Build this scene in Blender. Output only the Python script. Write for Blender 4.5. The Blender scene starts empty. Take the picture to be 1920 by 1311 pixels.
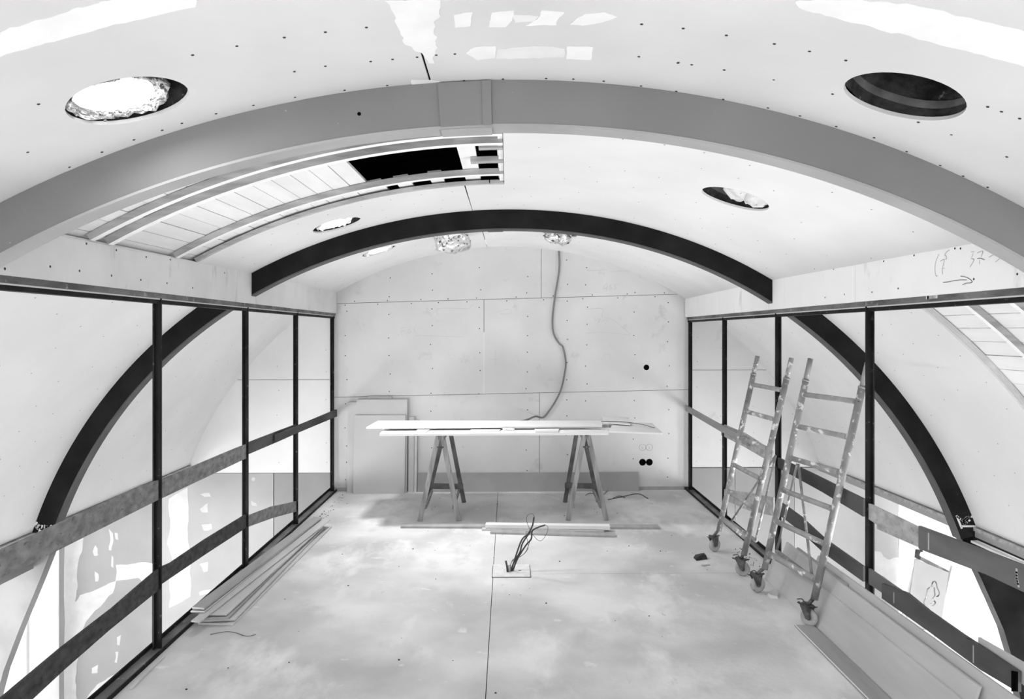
import bpy, bmesh, math, random
from mathutils import Vector, Matrix, noise
from mathutils.geometry import delaunay_2d_cdt
random.seed(7)
S = bpy.context.scene
COL = S.collection
R = math.radians

# ---------------------------------------------------------------- camera, world, big lights, exposure
CAM_H = 1.65
FPX, CX, CY, PSI = 1350.0, 975.0, 625.0, 0.0171
cam_d = bpy.data.cameras.new('camera'); cam = bpy.data.objects.new('camera', cam_d); COL.objects.link(cam)
cam.location = (0, 0, CAM_H); cam.rotation_euler = (R(90), 0, -PSI)
cam_d.sensor_width = 36; cam_d.lens = FPX / 1920 * 36
cam_d.shift_x = (960 - CX) / 1920; cam_d.shift_y = (CY - 655.5) / 1920
cam_d.clip_start = 0.05; cam_d.clip_end = 100
S.camera = cam
W = bpy.data.worlds.new('sky'); S.world = W; W.use_nodes = True
W.node_tree.nodes['Background'].inputs[0].default_value = (1, 1, 1, 1)
W.node_tree.nodes['Background'].inputs[1].default_value = 1.5
S.view_settings.view_transform = 'Standard'
try: S.view_settings.look = 'None'
except Exception: pass
S.view_settings.gamma = 1; S.view_settings.use_curve_mapping = False
S.view_settings.exposure = 0.25

def area(name, loc, target, sx, sy, power, shape='RECTANGLE', spread=180):
    l = bpy.data.lights.new(name, 'AREA'); l.shape = shape; l.size = sx; l.size_y = sy; l.energy = power
    l.spread = R(spread)
    o = bpy.data.objects.new(name, l); COL.objects.link(o); o.location = loc
    o.rotation_euler = (Vector(target) - Vector(loc)).to_track_quat('-Z', 'Y').to_euler()
    return o
# daylight through the tall windows of the lower storey, both sides; added fill lamps follow
area('window_daylight_left', (-4.5, 3.0, -1.3), (-2.6, 3.4, -1.9), 5.4, 2.0, 370)
area('window_daylight_right', (4.5, 3.0, -1.3), (2.6, 3.4, -1.9), 5.4, 2.0, 370)
area('back_bay_fill_left', (-4.5, 6.15, -1.5), (-2.4, 6.3, .8), 1.2, 1.4, 18, spread=130)  # added fill pair to brighten the outer vault of the back bay
area('back_bay_fill_right', (4.5, 6.15, -1.5), (2.4, 6.3, .8), 1.2, 1.4, 26, spread=130)
area('gable_fill', (0, -1.3, 1.2), (0, 6, 1.1), 5.0, 2.2, 58)  # frontal fill, added behind the camera at the unseen gable

# ---------------------------------------------------------------- vault profile
ZC, EL, R0 = -0.71, 0.933, 3.47
YE, Y2, Y1 = 7.56, 5.05, 2.41
DEV = {Y1: [-0.013, -0.0139, 0.0124, 0, 0.0039, 0.0002, 0.0017, -0.0022, 0.0025],
       Y2: [0.0385, -0.0468, 0.0284, -0.0073, -0.0151, 0.0263, -0.01, -0.0195, 0.0133],
       YE: [0.0178, -0.0119, -0.0147, 0.0031, 0.0043, 0.0177, 0.0014, 0.0051, -0.0043]}
def dev(c, t):
    t = max(-1.4, min(1.4, t)); v = c[0]
    for k in range(1, 5): v += c[2*k-1] * math.cos(k*t) + c[2*k] * math.sin(k*t)
    return v
def rad(t, y):
    r = 1 / math.sqrt((math.sin(t)/R0)**2 + (math.cos(t)/(R0*EL))**2)
    if y <= Y1: d = dev(DEV[Y1], t)
    elif y <= Y2: a = (y-Y1)/(Y2-Y1); d = dev(DEV[Y1], t)*(1-a) + dev(DEV[Y2], t)*a
    elif y <= YE: a = (y-Y2)/(YE-Y2); d = dev(DEV[Y2], t)*(1-a) + dev(DEV[YE], t)*a
    else: d = dev(DEV[YE], t)
    return r + d
def vp(deg, y, off=0.0):
    t = R(deg); r = rad(t, y) + off
    return Vector((r*math.sin(t), y, ZC + r*math.cos(t)))
def zvault(x, y):
    lo, hi = -1.5, 1.5
    for _ in range(40):
        m = (lo+hi)/2
        if rad(m, y)*math.sin(m) < x: lo = m
        else: hi = m
    return ZC + rad(lo, y)*math.cos(lo)
# a measured direction from the camera point, met with a real plane of the building
def _ray(u, v):
    d = ((u-CX)/FPX, 1.0, -(v-CY)/FPX); c, s = math.cos(PSI), math.sin(PSI)
    return Vector((d[0]*c + d[1]*s, -d[0]*s + d[1]*c, d[2]))
def on_x(u, v, X): d = _ray(u, v); return d*(X/d.x) + Vector((0, 0, CAM_H))
def on_y(u, v, Y): d = _ray(u, v); return d*(Y/d.y) + Vector((0, 0, CAM_H))
def on_z(u, v, Z): d = _ray(u, v); return d*((Z-CAM_H)/d.z) + Vector((0, 0, CAM_H))
def on_vault(u, v):
    d = _ray(u, v); lo, hi = .5, 20
    for _ in range(50):
        m = (lo+hi)/2; q = d*m + Vector((0, 0, CAM_H))
        if math.hypot(q.x, q.z-ZC) < rad(math.atan2(q.x, q.z-ZC), q.y): lo = m
        else: hi = m
    q = d*lo + Vector((0, 0, CAM_H))
    return math.degrees(math.atan2(q.x, q.z-ZC)), q.y

# ---------------------------------------------------------------- materials
def mat(name, lo, hi=None, scale=6.0, rough=0.8, metal=0.0, detail=6, bump=0.0, bscale=60, stretch=(1, 1, 1), kind='noise', lo_p=.35, hi_p=.65, extra=None, spec=.3):
    m = bpy.data.materials.new(name); m.use_nodes = True; nt = m.node_tree; n = nt.nodes; L = nt.links
    b = n['Principled BSDF']; b.inputs['Roughness'].default_value = rough; b.inputs['Metallic'].default_value = metal
    b.inputs['Specular IOR Level'].default_value = spec
    hi = lo if hi is None else hi
    tc = n.new('ShaderNodeTexCoord'); mp = n.new('ShaderNodeMapping'); mp.inputs['Scale'].default_value = stretch
    L.new(tc.outputs['Object'], mp.inputs['Vector'])
    if kind == 'voronoi':
        tx = n.new('ShaderNodeTexVoronoi'); tx.inputs['Scale'].default_value = scale; out = tx.outputs['Color']
    else:
        tx = n.new('ShaderNodeTexNoise'); tx.inputs['Scale'].default_value = scale; tx.inputs['Detail'].default_value = detail; out = tx.outputs['Fac']
    L.new(mp.outputs['Vector'], tx.inputs['Vector'])
    cr = n.new('ShaderNodeValToRGB'); cr.color_ramp.elements[0].position = lo_p; cr.color_ramp.elements[1].position = hi_p
    cr.color_ramp.elements[0].color = (lo, lo, lo, 1); cr.color_ramp.elements[1].color = (hi, hi, hi, 1)
    L.new(out, cr.inputs['Fac']); last = cr.outputs['Color']
    for ex in (extra or []):      # (scale, threshold position, width, colour, stretch)
        mp2 = n.new('ShaderNodeMapping'); mp2.inputs['Scale'].default_value = ex[4] if len(ex) > 4 else (1, 1, 1)
        mp2.inputs['Location'].default_value = (ex[0]*.37, 3.1, 1.7)
        L.new(tc.outputs['Object'], mp2.inputs['Vector'])
        t2 = n.new('ShaderNodeTexNoise'); t2.inputs['Scale'].default_value = ex[0]; t2.inputs['Detail'].default_value = 8
        t2.inputs['Roughness'].default_value = .6
        L.new(mp2.outputs['Vector'], t2.inputs['Vector'])
        r2 = n.new('ShaderNodeValToRGB'); r2.color_ramp.elements[0].position = ex[1]; r2.color_ramp.elements[1].position = ex[1]+ex[2]
        L.new(t2.outputs['Fac'], r2.inputs['Fac'])
        mx = n.new('ShaderNodeMix'); mx.data_type = 'RGBA'
        L.new(r2.outputs['Color'], mx.inputs[0]); L.new(last, mx.inputs[6]); mx.inputs[7].default_value = (ex[3],)*3 + (1,)
        last = mx.outputs[2]
    L.new(last, b.inputs['Base Color'])
    if bump:
        nb = n.new('ShaderNodeTexNoise'); nb.inputs['Scale'].default_value = bscale; nb.inputs['Detail'].default_value = 4
        L.new(mp.outputs['Vector'], nb.inputs['Vector'])
        bp = n.new('ShaderNodeBump'); bp.inputs['Strength'].default_value = bump; bp.inputs['Distance'].default_value = .01
        L.new(nb.outputs['Fac'], bp.inputs['Height']); L.new(bp.outputs['Normal'], b.inputs['Normal'])
    return m
M = {}
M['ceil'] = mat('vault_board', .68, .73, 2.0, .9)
M['ceil_front'] = mat('vault_board_front', .50, .55, 2.0, .9)  # darker copy of the vault board, offsets the front bay's strong light
M['filler'] = mat('joint_filler', .66, .72, 9, .85)
M['filler_dim'] = mat('filler_thin', .60, .65, 12, .85)
M['drywall'] = mat('grey_gypsum_board', .56, .63, 1.6, .9, extra=[(5, .62, .1, .50)])
M['drywall_light'] = mat('primed_gypsum_board', .66, .72, 2, .9)
M['low_a'] = mat('lower_gypsum_board', .25, .29, 2, .9); M['low_b'] = mat('lower_primed_board', .33, .37, 2, .9); M['low_fill'] = mat('lower_joint_filler', .46, .52, 9, .9)  # lower copies darkened in colour to offset the strong light on them
M['sheet'] = mat('loose_gypsum_sheet', .46, .52, 2, .9)
M['drywall_dark'] = mat('dark_gypsum_board', .28, .33, 3, .9)
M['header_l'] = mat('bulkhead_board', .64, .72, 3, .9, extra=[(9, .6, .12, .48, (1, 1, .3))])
M['header_r'] = mat('bulkhead_board_lit', .86, .90, 3, .9, extra=[(9, .62, .12, .68, (1, 1, .3))])  # right side lighter than the left: stronger light put into the colour
M['steel'] = mat('dark_steel', .006, .018, 14, .6, 0, spec=.12, stretch=(1, 1, .3), extra=[(30, .62, .08, .10)])
M['steel_grey'] = mat('worn_steel', .08, .20, 12, .6, .2, stretch=(1, .4, 1), extra=[(25, .6, .1, .34)])
M['rib_dark'] = mat('charcoal_primer', .010, .018, 5, .85, extra=[(40, .70, .04, .08)], spec=.08)
M['haunch_dark'] = mat('charcoal_primer_haunch', .003, .007, 5, .9, spec=.03)
M['rib_under'] = mat('charcoal_primer_edge', .07, .10, 7, .75)
M['rib_grey'] = mat('grey_primer', .165, .195, 1.6, .7, extra=[(30, .71, .03, .42)])
M['rib_grey_under'] = mat('grey_primer_edge', .30, .35, 3, .7)
M['haunch_grey'] = mat('pale_primer', .13, .18, 3, .8)
M['floor'] = mat('dusty_concrete', .48, .72, 1.3, .85, detail=10, bump=.15, bscale=40, lo_p=.36, hi_p=.62,
                 extra=[(2.2, .54, .16, .80, (1, .5, 1)), (2.6, .56, .16, .52, (1.2, .8, 1)), (7, .64, .12, .80, (.8, 1.1, 1)), (60, .72, .05, .30), (14, .70, .08, .84), (10, .66, .08, .50, (1.6, .6, 1))])
M['osb'] = mat('oriented_strand_board', .14, .30, 16, .85, stretch=(1, 1, 1.8), bump=.3, lo_p=.3, hi_p=.7, extra=[(34, .60, .08, .11, (1, 1, 1.5))])
M['osb_light'] = mat('fresh_strand_board', .34, .60, 16, .85, stretch=(1, 1, 1.8), bump=.3, lo_p=.3, hi_p=.7, extra=[(34, .60, .08, .30, (1, 1, 1.5))])
M['osb_dark'] = mat('stained_strand_board', .03, .085, 16, .85, stretch=(1, 1, 1.8), bump=.3, lo_p=.3, hi_p=.7, extra=[(34, .60, .08, .02, (1, 1, 1.5))])
M['board_dark'] = mat('weathered_dark_board', .045, .11, 3.5, .8, stretch=(1, .4, 1.6), extra=[(18, .66, .06, .03, (1, .3, 1))])
M['board_mid'] = mat('weathered_board', .12, .22, 4, .8, stretch=(1, .4, 1.6))
M['plank'] = mat('pale_roof_plank', .72, .82, 4, .85, stretch=(2, .35, 2), extra=[(6, .64, .12, .62, (2, .5, 2))])
M['batten'] = mat('pale_batten', .80, .88, 8, .85)
M['batten_grey'] = mat('grey_batten', .30, .48, 14, .85, stretch=(.3, 2, 2))
M['void'] = mat('roof_void_dark', .006, .012, 5, .95, spec=.05)  # near-black so the roof void stays dark, shade put into the colour
M['black'] = mat('black_hole', .004, .004, 5, .95, spec=.0)
M['wood'] = mat('old_timber', .22, .38, 10, .85, stretch=(3, 3, .35), extra=[(22, .62, .08, .12, (2, 2, .3))])
M['wood_light'] = mat('pale_timber', .48, .64, 10, .85, stretch=(3, .5, .5))
M['wood_dark'] = mat('dark_timber', .09, .16, 10, .85)
M['white_board'] = mat('white_board', .72, .77, 3, .7)
M['strip_grey'] = mat('grey_board_strip', .32, .40, 5, .85, stretch=(2, .3, 2))
M['strip_light'] = mat('light_board_strip', .50, .58, 5, .85, stretch=(2, .3, 2))
M['edge_light'] = mat('board_edge', .80, .86, 30, .9)
M['screw'] = mat('screw_dark', .03, .05, 30, .6, .3)
M['screw_pale'] = mat('screw_grey', .26, .34, 30, .6, .2)
M['pencil'] = mat('pencil_line', .26, .34, 30, .8)
M['pencil_faint'] = mat('faint_pencil', .46, .52, 30, .8)
M['cable'] = mat('cable_sheath', .05, .07, 20, .6)
M['cable_grey'] = mat('grey_cable', .16, .20, 20, .6)
M['foil'] = mat('crumpled_foil', .75, .9, 25, .32, .9, bump=1.0, bscale=45, extra=[(30, .55, .06, .12)])
M['foil_white'] = mat('white_foil_bag', .66, .80, 18, .5, .2, bump=1.0, bscale=50, extra=[(40, .62, .05, .30)])
M['duct_dark'] = mat('dark_insulation', .01, .05, 16, .9, bump=1.0, bscale=30, extra=[(22, .62, .06, .14)])  # near-black lining of the ceiling holes
M['duct_lip'] = mat('insulation_edge', .07, .15, 14, .8)
M['tube_paint'] = mat('paint_splattered_tube', .22, .36, 12, .55, .2, stretch=(1, 1, .5), bump=.2,
                      extra=[(24, .57, .06, .74), (34, .66, .05, .07), (7, .58, .16, .13)])
M['rung_paint'] = mat('paint_splattered_rung', .30, .42, 12, .55, .2, bump=.2, extra=[(18, .57, .06, .84, (1, .5, 1)), (34, .70, .04, .10)])
M['rubber'] = mat('grey_caster_tyre', .36, .48, 12, .8, extra=[(30, .6, .08, .22)])
M['caster_metal'] = mat('dirty_caster_steel', .06, .16, 30, .6, .4, extra=[(40, .62, .05, .4)])
M['plaster_white'] = mat('white_plaster', .88, .92, 3, .8)
M['debris'] = mat('black_plastic', .015, .04, 30, .6)
M['paper'] = mat('drawing_board', .34, .38, 4, .8)
M['glass'] = None

# ---------------------------------------------------------------- mesh helpers
def link(o, parent=None):
    COL.objects.link(o)
    if parent is not None: o.parent = parent
    return o
def mesh(name, vs, fs, m, parent=None, smooth=False):
    me = bpy.data.meshes.new(name); me.from_pydata([tuple(v) for v in vs], [], fs); me.validate()
    if smooth:
        for p in me.polygons: p.use_smooth = True
    me.materials.append(m)
    return link(bpy.data.objects.new(name, me), parent)
def from_bm(name, bm, m, parent=None, smooth=False):
    bmesh.ops.recalc_face_normals(bm, faces=bm.faces)
    me = bpy.data.meshes.new(name); bm.to_mesh(me); bm.free()
    if smooth:
        for p in me.polygons: p.use_smooth = True
    me.materials.append(m)
    return link(bpy.data.objects.new(name, me), parent)
def add_hexa(bm, c8):
    v = [bm.verts.new(c) for c in c8]
    for f in ((0, 1, 2, 3), (7, 6, 5, 4), (0, 4, 5, 1), (1, 5, 6, 2), (2, 6, 7, 3), (3, 7, 4, 0)): bm.faces.new([v[i] for i in f])
def add_box(bm, x0, x1, y0, y1, z0, z1):
    add_hexa(bm, [(x0, y0, z0), (x1, y0, z0), (x1, y1, z0), (x0, y1, z0), (x0, y0, z1), (x1, y0, z1), (x1, y1, z1), (x0, y1, z1)])
def box(name, b, m, parent=None, bevel=0.0):
    bm = bmesh.new(); add_box(bm, *b)
    if bevel: bmesh.ops.bevel(bm, geom=bm.edges[:], offset=bevel, segments=1, affect='EDGES')
    return from_bm(name, bm, m, parent)
def add_bar(bm, p0, p1, w, h, up=(0, 0, 1)):
    """rectangular bar from p0 to p1, w across, h along up"""
    p0, p1 = Vector(p0), Vector(p1); d = (p1-p0).normalized(); up = Vector(up)
    s = d.cross(up).normalized(); u = s.cross(d).normalized()
    c = []
    for p in (p0, p1):
        for a, b in ((-1, -1), (1, -1), (1, 1), (-1, 1)): c.append(p + s*(a*w/2) + u*(b*h/2))
    add_hexa(bm, c)
def bar(name, p0, p1, w, h, m, parent=None, up=(0, 0, 1), bevel=0.0):
    bm = bmesh.new(); add_bar(bm, p0, p1, w, h, up)
    if bevel: bmesh.ops.bevel(bm, geom=bm.edges[:], offset=bevel, segments=1, affect='EDGES')
    return from_bm(name, bm, m, parent)
def prism(name, pts, off, m, parent=None, bevel=0):
    """closed planar outline moved by the vector off"""
    bm = bmesh.new(); off = Vector(off)
    a = [bm.verts.new(p) for p in pts]; b = [bm.verts.new(Vector(p)+off) for p in pts]
    bm.faces.new(a); bm.faces.new(b[::-1]); n = len(pts)
    for i in range(n): bm.faces.new((a[i], b[i], b[(i+1) % n], a[(i+1) % n]))
    if bevel: bmesh.ops.bevel(bm, geom=bm.edges[:], offset=bevel, segments=1, affect='EDGES')
    return from_bm(name, bm, m, parent)
def smooth_path(pts, n=6):
    pts = [Vector(p) for p in pts]
    if len(pts) < 3: return pts
    P = [pts[0]*2-pts[1]] + pts + [pts[-1]*2-pts[-2]]; out = []
    for i in range(1, len(P)-2):
        for k in range(n):
            t = k/n; a, b, c, d = P[i-1], P[i], P[i+1], P[i+2]
            out.append(.5*((2*b) + (c-a)*t + (2*a-5*b+4*c-d)*t*t + (3*b-a-3*c+d)*t**3))
    return out + [pts[-1]]
def add_tube(bm, pts, r, seg=10, cap=True):
    pts = [Vector(p) for p in pts]; rings = []; prev = None
    for i, p in enumerate(pts):
        d = (pts[min(i+1, len(pts)-1)] - pts[max(i-1, 0)]).normalized()
        if prev is None: prev = d.orthogonal().normalized()
        prev = (prev - d*prev.dot(d)).normalized(); q = d.cross(prev)
        rr = r[i] if isinstance(r, (list, tuple)) else r
        rings.append([bm.verts.new(p + prev*(rr*math.cos(2*math.pi*k/seg)) + q*(rr*math.sin(2*math.pi*k/seg))) for k in range(seg)])
    for a, b in zip(rings, rings[1:]):
        for k in range(seg): bm.faces.new((a[k], a[(k+1) % seg], b[(k+1) % seg], b[k]))
    if cap: bm.faces.new(rings[0][::-1]); bm.faces.new(rings[-1])
def tube(name, pts, r, m, parent=None, seg=10, smooth=True):
    bm = bmesh.new(); add_tube(bm, pts, r, seg); return from_bm(name, bm, m, parent, smooth)
def tag(o, label, cat, group=None):
    o['label'] = label; o['category'] = cat
    if group: o['group'] = group
    return o
def struct(o): o['kind'] = 'structure'; return o
def empty(name, loc=(0, 0, 0), parent=None):
    o = bpy.data.objects.new(name, None); o.location = loc; o.empty_display_size = .1; return link(o, parent)
def thing(name, label, cat, group=None): return tag(empty(name), label, cat, group)
def root(name): return struct(empty(name))
def stroke(bm, pts, w, normal, n=4):
    """thin raised pencil line"""
    pts = smooth_path(pts, n) if len(pts) > 2 else [Vector(p) for p in pts]; nn = Vector(normal)
    for a, b in zip(pts, pts[1:]):
        if (b-a).length < 1e-5: continue
        e = (b-a).normalized()*w*.4
        add_bar(bm, a-e, b+e, w, .0012, nn)
def recentre(o):
    """move the origin of an Empty thing to the base centre of its parts (children keep their place)"""
    ch = [c for c in o.children_recursive if c.type == 'MESH']
    pts = [c.matrix_basis @ v.co for c in ch if c.parent == o for v in c.data.vertices]
    if not pts: return
    c = Vector(((min(p.x for p in pts)+max(p.x for p in pts))/2, (min(p.y for p in pts)+max(p.y for p in pts))/2, min(p.z for p in pts)))
    o.location = c
    for k in o.children:
        if k.type == 'MESH' and k.matrix_basis == Matrix.Identity(4):
            k.data.transform(Matrix.Translation(-c))
            stack = list(k.children)
            for g in stack: g.data.transform(Matrix.Translation(-c))

# ---------------------------------------------------------------- curved sheets laid on the vault
def cdt_sheet(name, outline, holes, m, parent, off0=0.0, off1=0.012, step=(3.0, .5), smooth=True):
    """board in (degrees, y) with holes, bent onto the vault, solid between off0 and off1"""
    A = 3.3*math.pi/180
    def ins(p, poly):
        c = False; n = len(poly)
        for i in range(n):
            a, b = poly[i], poly[(i+1) % n]
            if (a[1] > p[1]) != (b[1] > p[1]) and p[0] < (b[0]-a[0])*(p[1]-a[1])/(b[1]-a[1]) + a[0]: c = not c
        return c
    def dens(poly, s=.09):
        out = []
        for i in range(len(poly)):
            a, b = poly[i], poly[(i+1) % len(poly)]
            L = math.hypot((b[0]-a[0])*A, b[1]-a[1]); n = max(1, int(L/s))
            if abs(b[0]-a[0])*A < .02: n = max(1, int(L/step[1]))
            out += [(a[0]+(b[0]-a[0])*k/n, a[1]+(b[1]-a[1])*k/n) for k in range(n)]
        return out
    O = dens(outline); Hs = [dens(h) for h in holes]
    pts = []; edges = []
    for loop in [O] + Hs:
        s = len(pts); pts += [Vector((p[0]*A, p[1])) for p in loop]
        edges += [(s+i, s+(i+1) % len(loop)) for i in range(len(loop))]
    xs = [p[0] for p in O]; ys = [p[1] for p in O]
    t = math.ceil(min(xs)/1.5)*1.5
    while t < max(xs):
        y = min(ys)+step[1]/2
        while y < max(ys):
            p = (t, y)
            if ins(p, O) and not any(ins(p, h) for h in Hs) : pts.append(Vector((t*A, y)))
            y += step[1]
        t += 1.5
    res = delaunay_2d_cdt(pts, edges, [], 0, 1e-6)
    V, F = res[0], res[2]; vs = []; fs = []
    for f in F:
        c = (sum(V[i].x for i in f)/len(f)/A, sum(V[i].y for i in f)/len(f))
        if ins(c, O) and not any(ins(c, h) for h in Hs): fs.append(tuple(f))
    n = len(V)
    for off in (off0, off1): vs += [vp(v.x/A, v.y, off) for v in V]
    ec = {}
    for f in fs:
        for i in range(len(f)):
            a, b = f[i], f[(i+1) % len(f)]; ec[(a, b)] = 1
    side = [(a, b) for (a, b) in ec if (b, a) not in ec]
    allf = fs + [tuple(i+n for i in f[::-1]) for f in fs] + [(b, a, a+n, b+n) for a, b in side]
    bm = bmesh.new(); bv = [bm.verts.new(v) for v in vs]
    for f in allf:
        try: bm.faces.new([bv[i] for i in f])
        except ValueError: pass
    for v in [v for v in bm.verts if not v.link_faces]: bm.verts.remove(v)
    nf = len(fs)
    bmesh.ops.recalc_face_normals(bm, faces=bm.faces)
    for e in bm.edges:
        if len(e.link_faces) == 2 and e.calc_face_angle(0) > .7: e.smooth = False
    me = bpy.data.meshes.new(name); bm.to_mesh(me); bm.free(); me.materials.append(m)
    if smooth:
        for i, p in enumerate(me.polygons): p.use_smooth = i < 2*nf
    return link(bpy.data.objects.new(name, me), parent)
def circ(t, y, rs, ry=None, n=40):
    ry = ry or rs; A = 3.3*math.pi/180
    return [(t + rs*math.cos(2*math.pi*k/n)/A, y + ry*math.sin(2*math.pi*k/n)) for k in range(n)]
def arc_bar(name, t0, t1, y0, y1, ra, rb, m, parent, step=1.5, ry=None, smooth=False, split=False):
    """bar bent along the vault between offsets ra..rb; ry = the y whose profile it follows"""
    n = max(2, int(abs(t1-t0)/step)); bm = bmesh.new(); rings = []
    for i in range(n+1):
        t = t0 + (t1-t0)*i/n
        f = lambda y, o: (lambda q: Vector((q.x, y, q.z)))(vp(t, ry if ry is not None else y, o))
        rings.append([bm.verts.new(f(y0, ra)), bm.verts.new(f(y1, ra)), bm.verts.new(f(y1, rb)), bm.verts.new(f(y0, rb))])
    for a, b in zip(rings, rings[1:]):
        for k in range(4): bm.faces.new((a[k], a[(k+1) % 4], b[(k+1) % 4], b[k]))
    bm.faces.new(rings[0][::-1]); bm.faces.new(rings[-1])
    return from_bm(name, bm, m, parent)

# ---------------------------------------------------------------- ceiling
TB = 73.4      # angle at which the vault boards end on the ledge
holeA = circ(-19.9, 2.105, .171, .150); holeB = circ(20.56, 2.055, .171, .140)
holeC = circ(-19.8, 4.67, .160, .168); holeD = circ(20.8, 3.645, .175, .166)
holeE = circ(-19.9, 6.27, .155, .155); holeF = circ(-8.6, 6.22, .155, .14); holeG = circ(8.0, 6.22, .15, .13)
openL = [(-32.9, 2.56), (-.35, 2.56), (-.35, 4.17), (-32.9, 4.17)]
openR = [(35.6, 2.6), (70, 2.6), (70, 3.82), (35.6, 3.82)]
ceiling = root('ceiling')
g = .06   # half joint, degrees
JR = -4.6
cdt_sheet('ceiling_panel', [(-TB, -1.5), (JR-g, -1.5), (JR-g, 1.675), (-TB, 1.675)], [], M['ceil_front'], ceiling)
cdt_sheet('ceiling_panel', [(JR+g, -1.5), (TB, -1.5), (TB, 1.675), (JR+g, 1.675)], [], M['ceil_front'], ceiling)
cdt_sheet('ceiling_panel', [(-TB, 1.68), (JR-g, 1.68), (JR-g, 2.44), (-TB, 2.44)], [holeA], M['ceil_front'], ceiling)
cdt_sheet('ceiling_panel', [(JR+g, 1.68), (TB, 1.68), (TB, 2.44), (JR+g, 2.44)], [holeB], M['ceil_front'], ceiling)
cdt_sheet('ceiling_panel', [(-TB, 2.445), (-32.9, 2.445), (-32.9, 4.17), (-4.35-.14, 4.17), (-4.35-.06, 5.09), (-TB, 5.09)], [holeC], M['ceil'], ceiling)
cdt_sheet('ceiling_panel', [(-.35, 2.445), (35.6, 2.445), (35.6, 3.82), (70, 3.82), (70, 2.445), (TB, 2.445), (TB, 5.09), (-4.35, 5.09), (-4.35, 4.17), (-.35, 4.17)], [holeD], M['ceil'], ceiling)
cdt_sheet('ceiling_panel', [(-32.8, 2.445), (-.4, 2.445), (-.4, 2.555), (-32.8, 2.555)], [], M['ceil'], ceiling)
cdt_sheet('ceiling_panel', [(-TB, 5.095), (-3.95, 5.095), (-3.85, YE), (-TB, YE)], [holeE, holeF], M['ceil'], ceiling)
cdt_sheet('ceiling_panel', [(-3.82, 5.095), (TB, 5.095), (TB, YE), (-3.76, YE)], [holeG], M['ceil'], ceiling)

# filler: ragged patches lying on the boards
def blob(name, pts, m, n_rag=.012, off=-.0012, parent=None, sub=5):
    A = 3.3*math.pi/180; out = []
    for i in range(len(pts)):
        a, b = pts[i], pts[(i+1) % len(pts)]
        for k in range(sub):
            t = k/sub; th = a[0]+(b[0]-a[0])*t; y = a[1]+(b[1]-a[1])*t
            q = noise.noise(Vector((th*A*38, y*38, 1.3))); q2 = noise.noise(Vector((th*A*38, y*38, 7.3)))
            out.append((th + q*n_rag/A, y + q2*n_rag))
    return cdt_sheet(name, out, [], m, parent or ceiling, off, -.0002, smooth=True)
def vpx(*uv): return [on_vault(u, v) for u, v in uv]
blob('filler_patch', vpx((726, 2), (826, -2), (823, 30), (815, 42), (812, 62), (820, 72), (818, 92), (812, 100), (816, 116), (806, 118), (798, 100), (776, 92), (756, 80), (754, 66), (742, 40)), M['filler'], .012)
blob('filler_patch', vpx((771, 150), (812, 151), (833, 154), (828, 166), (800, 169), (778, 167)), M['filler'], .012)
blob('filler_patch', vpx((790, 96), (806, 90), (815, 118), (804, 118)), M['filler'], .004, off=-.0016)
for q in ([(850, 27), (884, 23), (882, 48), (853, 52)], [(922, 24), (966, 18), (962, 34), (948, 50), (916, 50)], [(1018, 19), (1058, 22), (1042, 46), (986, 48), (1006, 36)],
          [(1068, 45), (1096, 26), (1132, 23), (1159, 31), (1130, 42), (1092, 48)], [(872, 99), (890, 88), (930, 87), (928, 108), (896, 112)],
          [(1063, 86), (1112, 88), (1108, 112), (1062, 110)]):
    blob('filler_patch', vpx(*q), M['filler'], .006)
blob('filler_patch', vpx((932, 92), (970, 88), (1020, 86), (1060, 90), (1056, 107), (1010, 108), (960, 110), (930, 110)), M['filler_dim'], .008)
blob('filler_patch', vpx((962, 28), (1010, 30), (1000, 40), (966, 42)), M['filler_dim'], .006)
# long filled seam across the front bay
seam = lambda pts: blob('filler_band', pts, M['filler'], .010, sub=10)
seam(vpx((1494, 4), (1530, -2), (1700, 6), (1930, 62), (1930, 126), (1760, 84), (1580, 38), (1520, 20), (1498, 14)))
seam(vpx((-5, 60), (120, 24), (210, -2), (368, -2), (366, 12), (200, 50), (60, 88), (-5, 106)))
# screws
def screws(name, pts, r, m, off=-.0015):
    bm = bmesh.new()
    for t, y in pts:
        c = vp(t, y, off); nrm = (Vector((0, y, ZC))-c).normalized(); a = Vector((0, 1, 0)); b = nrm.cross(a)
        vs = [bm.verts.new(c + a*(r*math.cos(k*math.pi/3)) + b*(r*math.sin(k*math.pi/3))) for k in range(6)]
        ws = [bm.verts.new(v.co - nrm*.002) for v in vs]
        bm.faces.new(vs); bm.faces.new(ws[::-1])
        for k in range(6): bm.faces.new((vs[k], ws[k], ws[(k+1) % 6], vs[(k+1) % 6]))
    o = from_bm(name, bm, m, ceiling); o['kind'] = 'stuff'; return o
def inhole(t, y, m=1.12):
    for c in ((-19.9, 2.105), (20.56, 2.055), (-19.8, 4.67), (20.8, 3.645), (-19.9, 6.27), (-8.6, 6.22), (8, 6.22)):
        if math.hypot((t-c[0])*.0576, y-c[1]) < .17*m: return True
    return False
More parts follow.
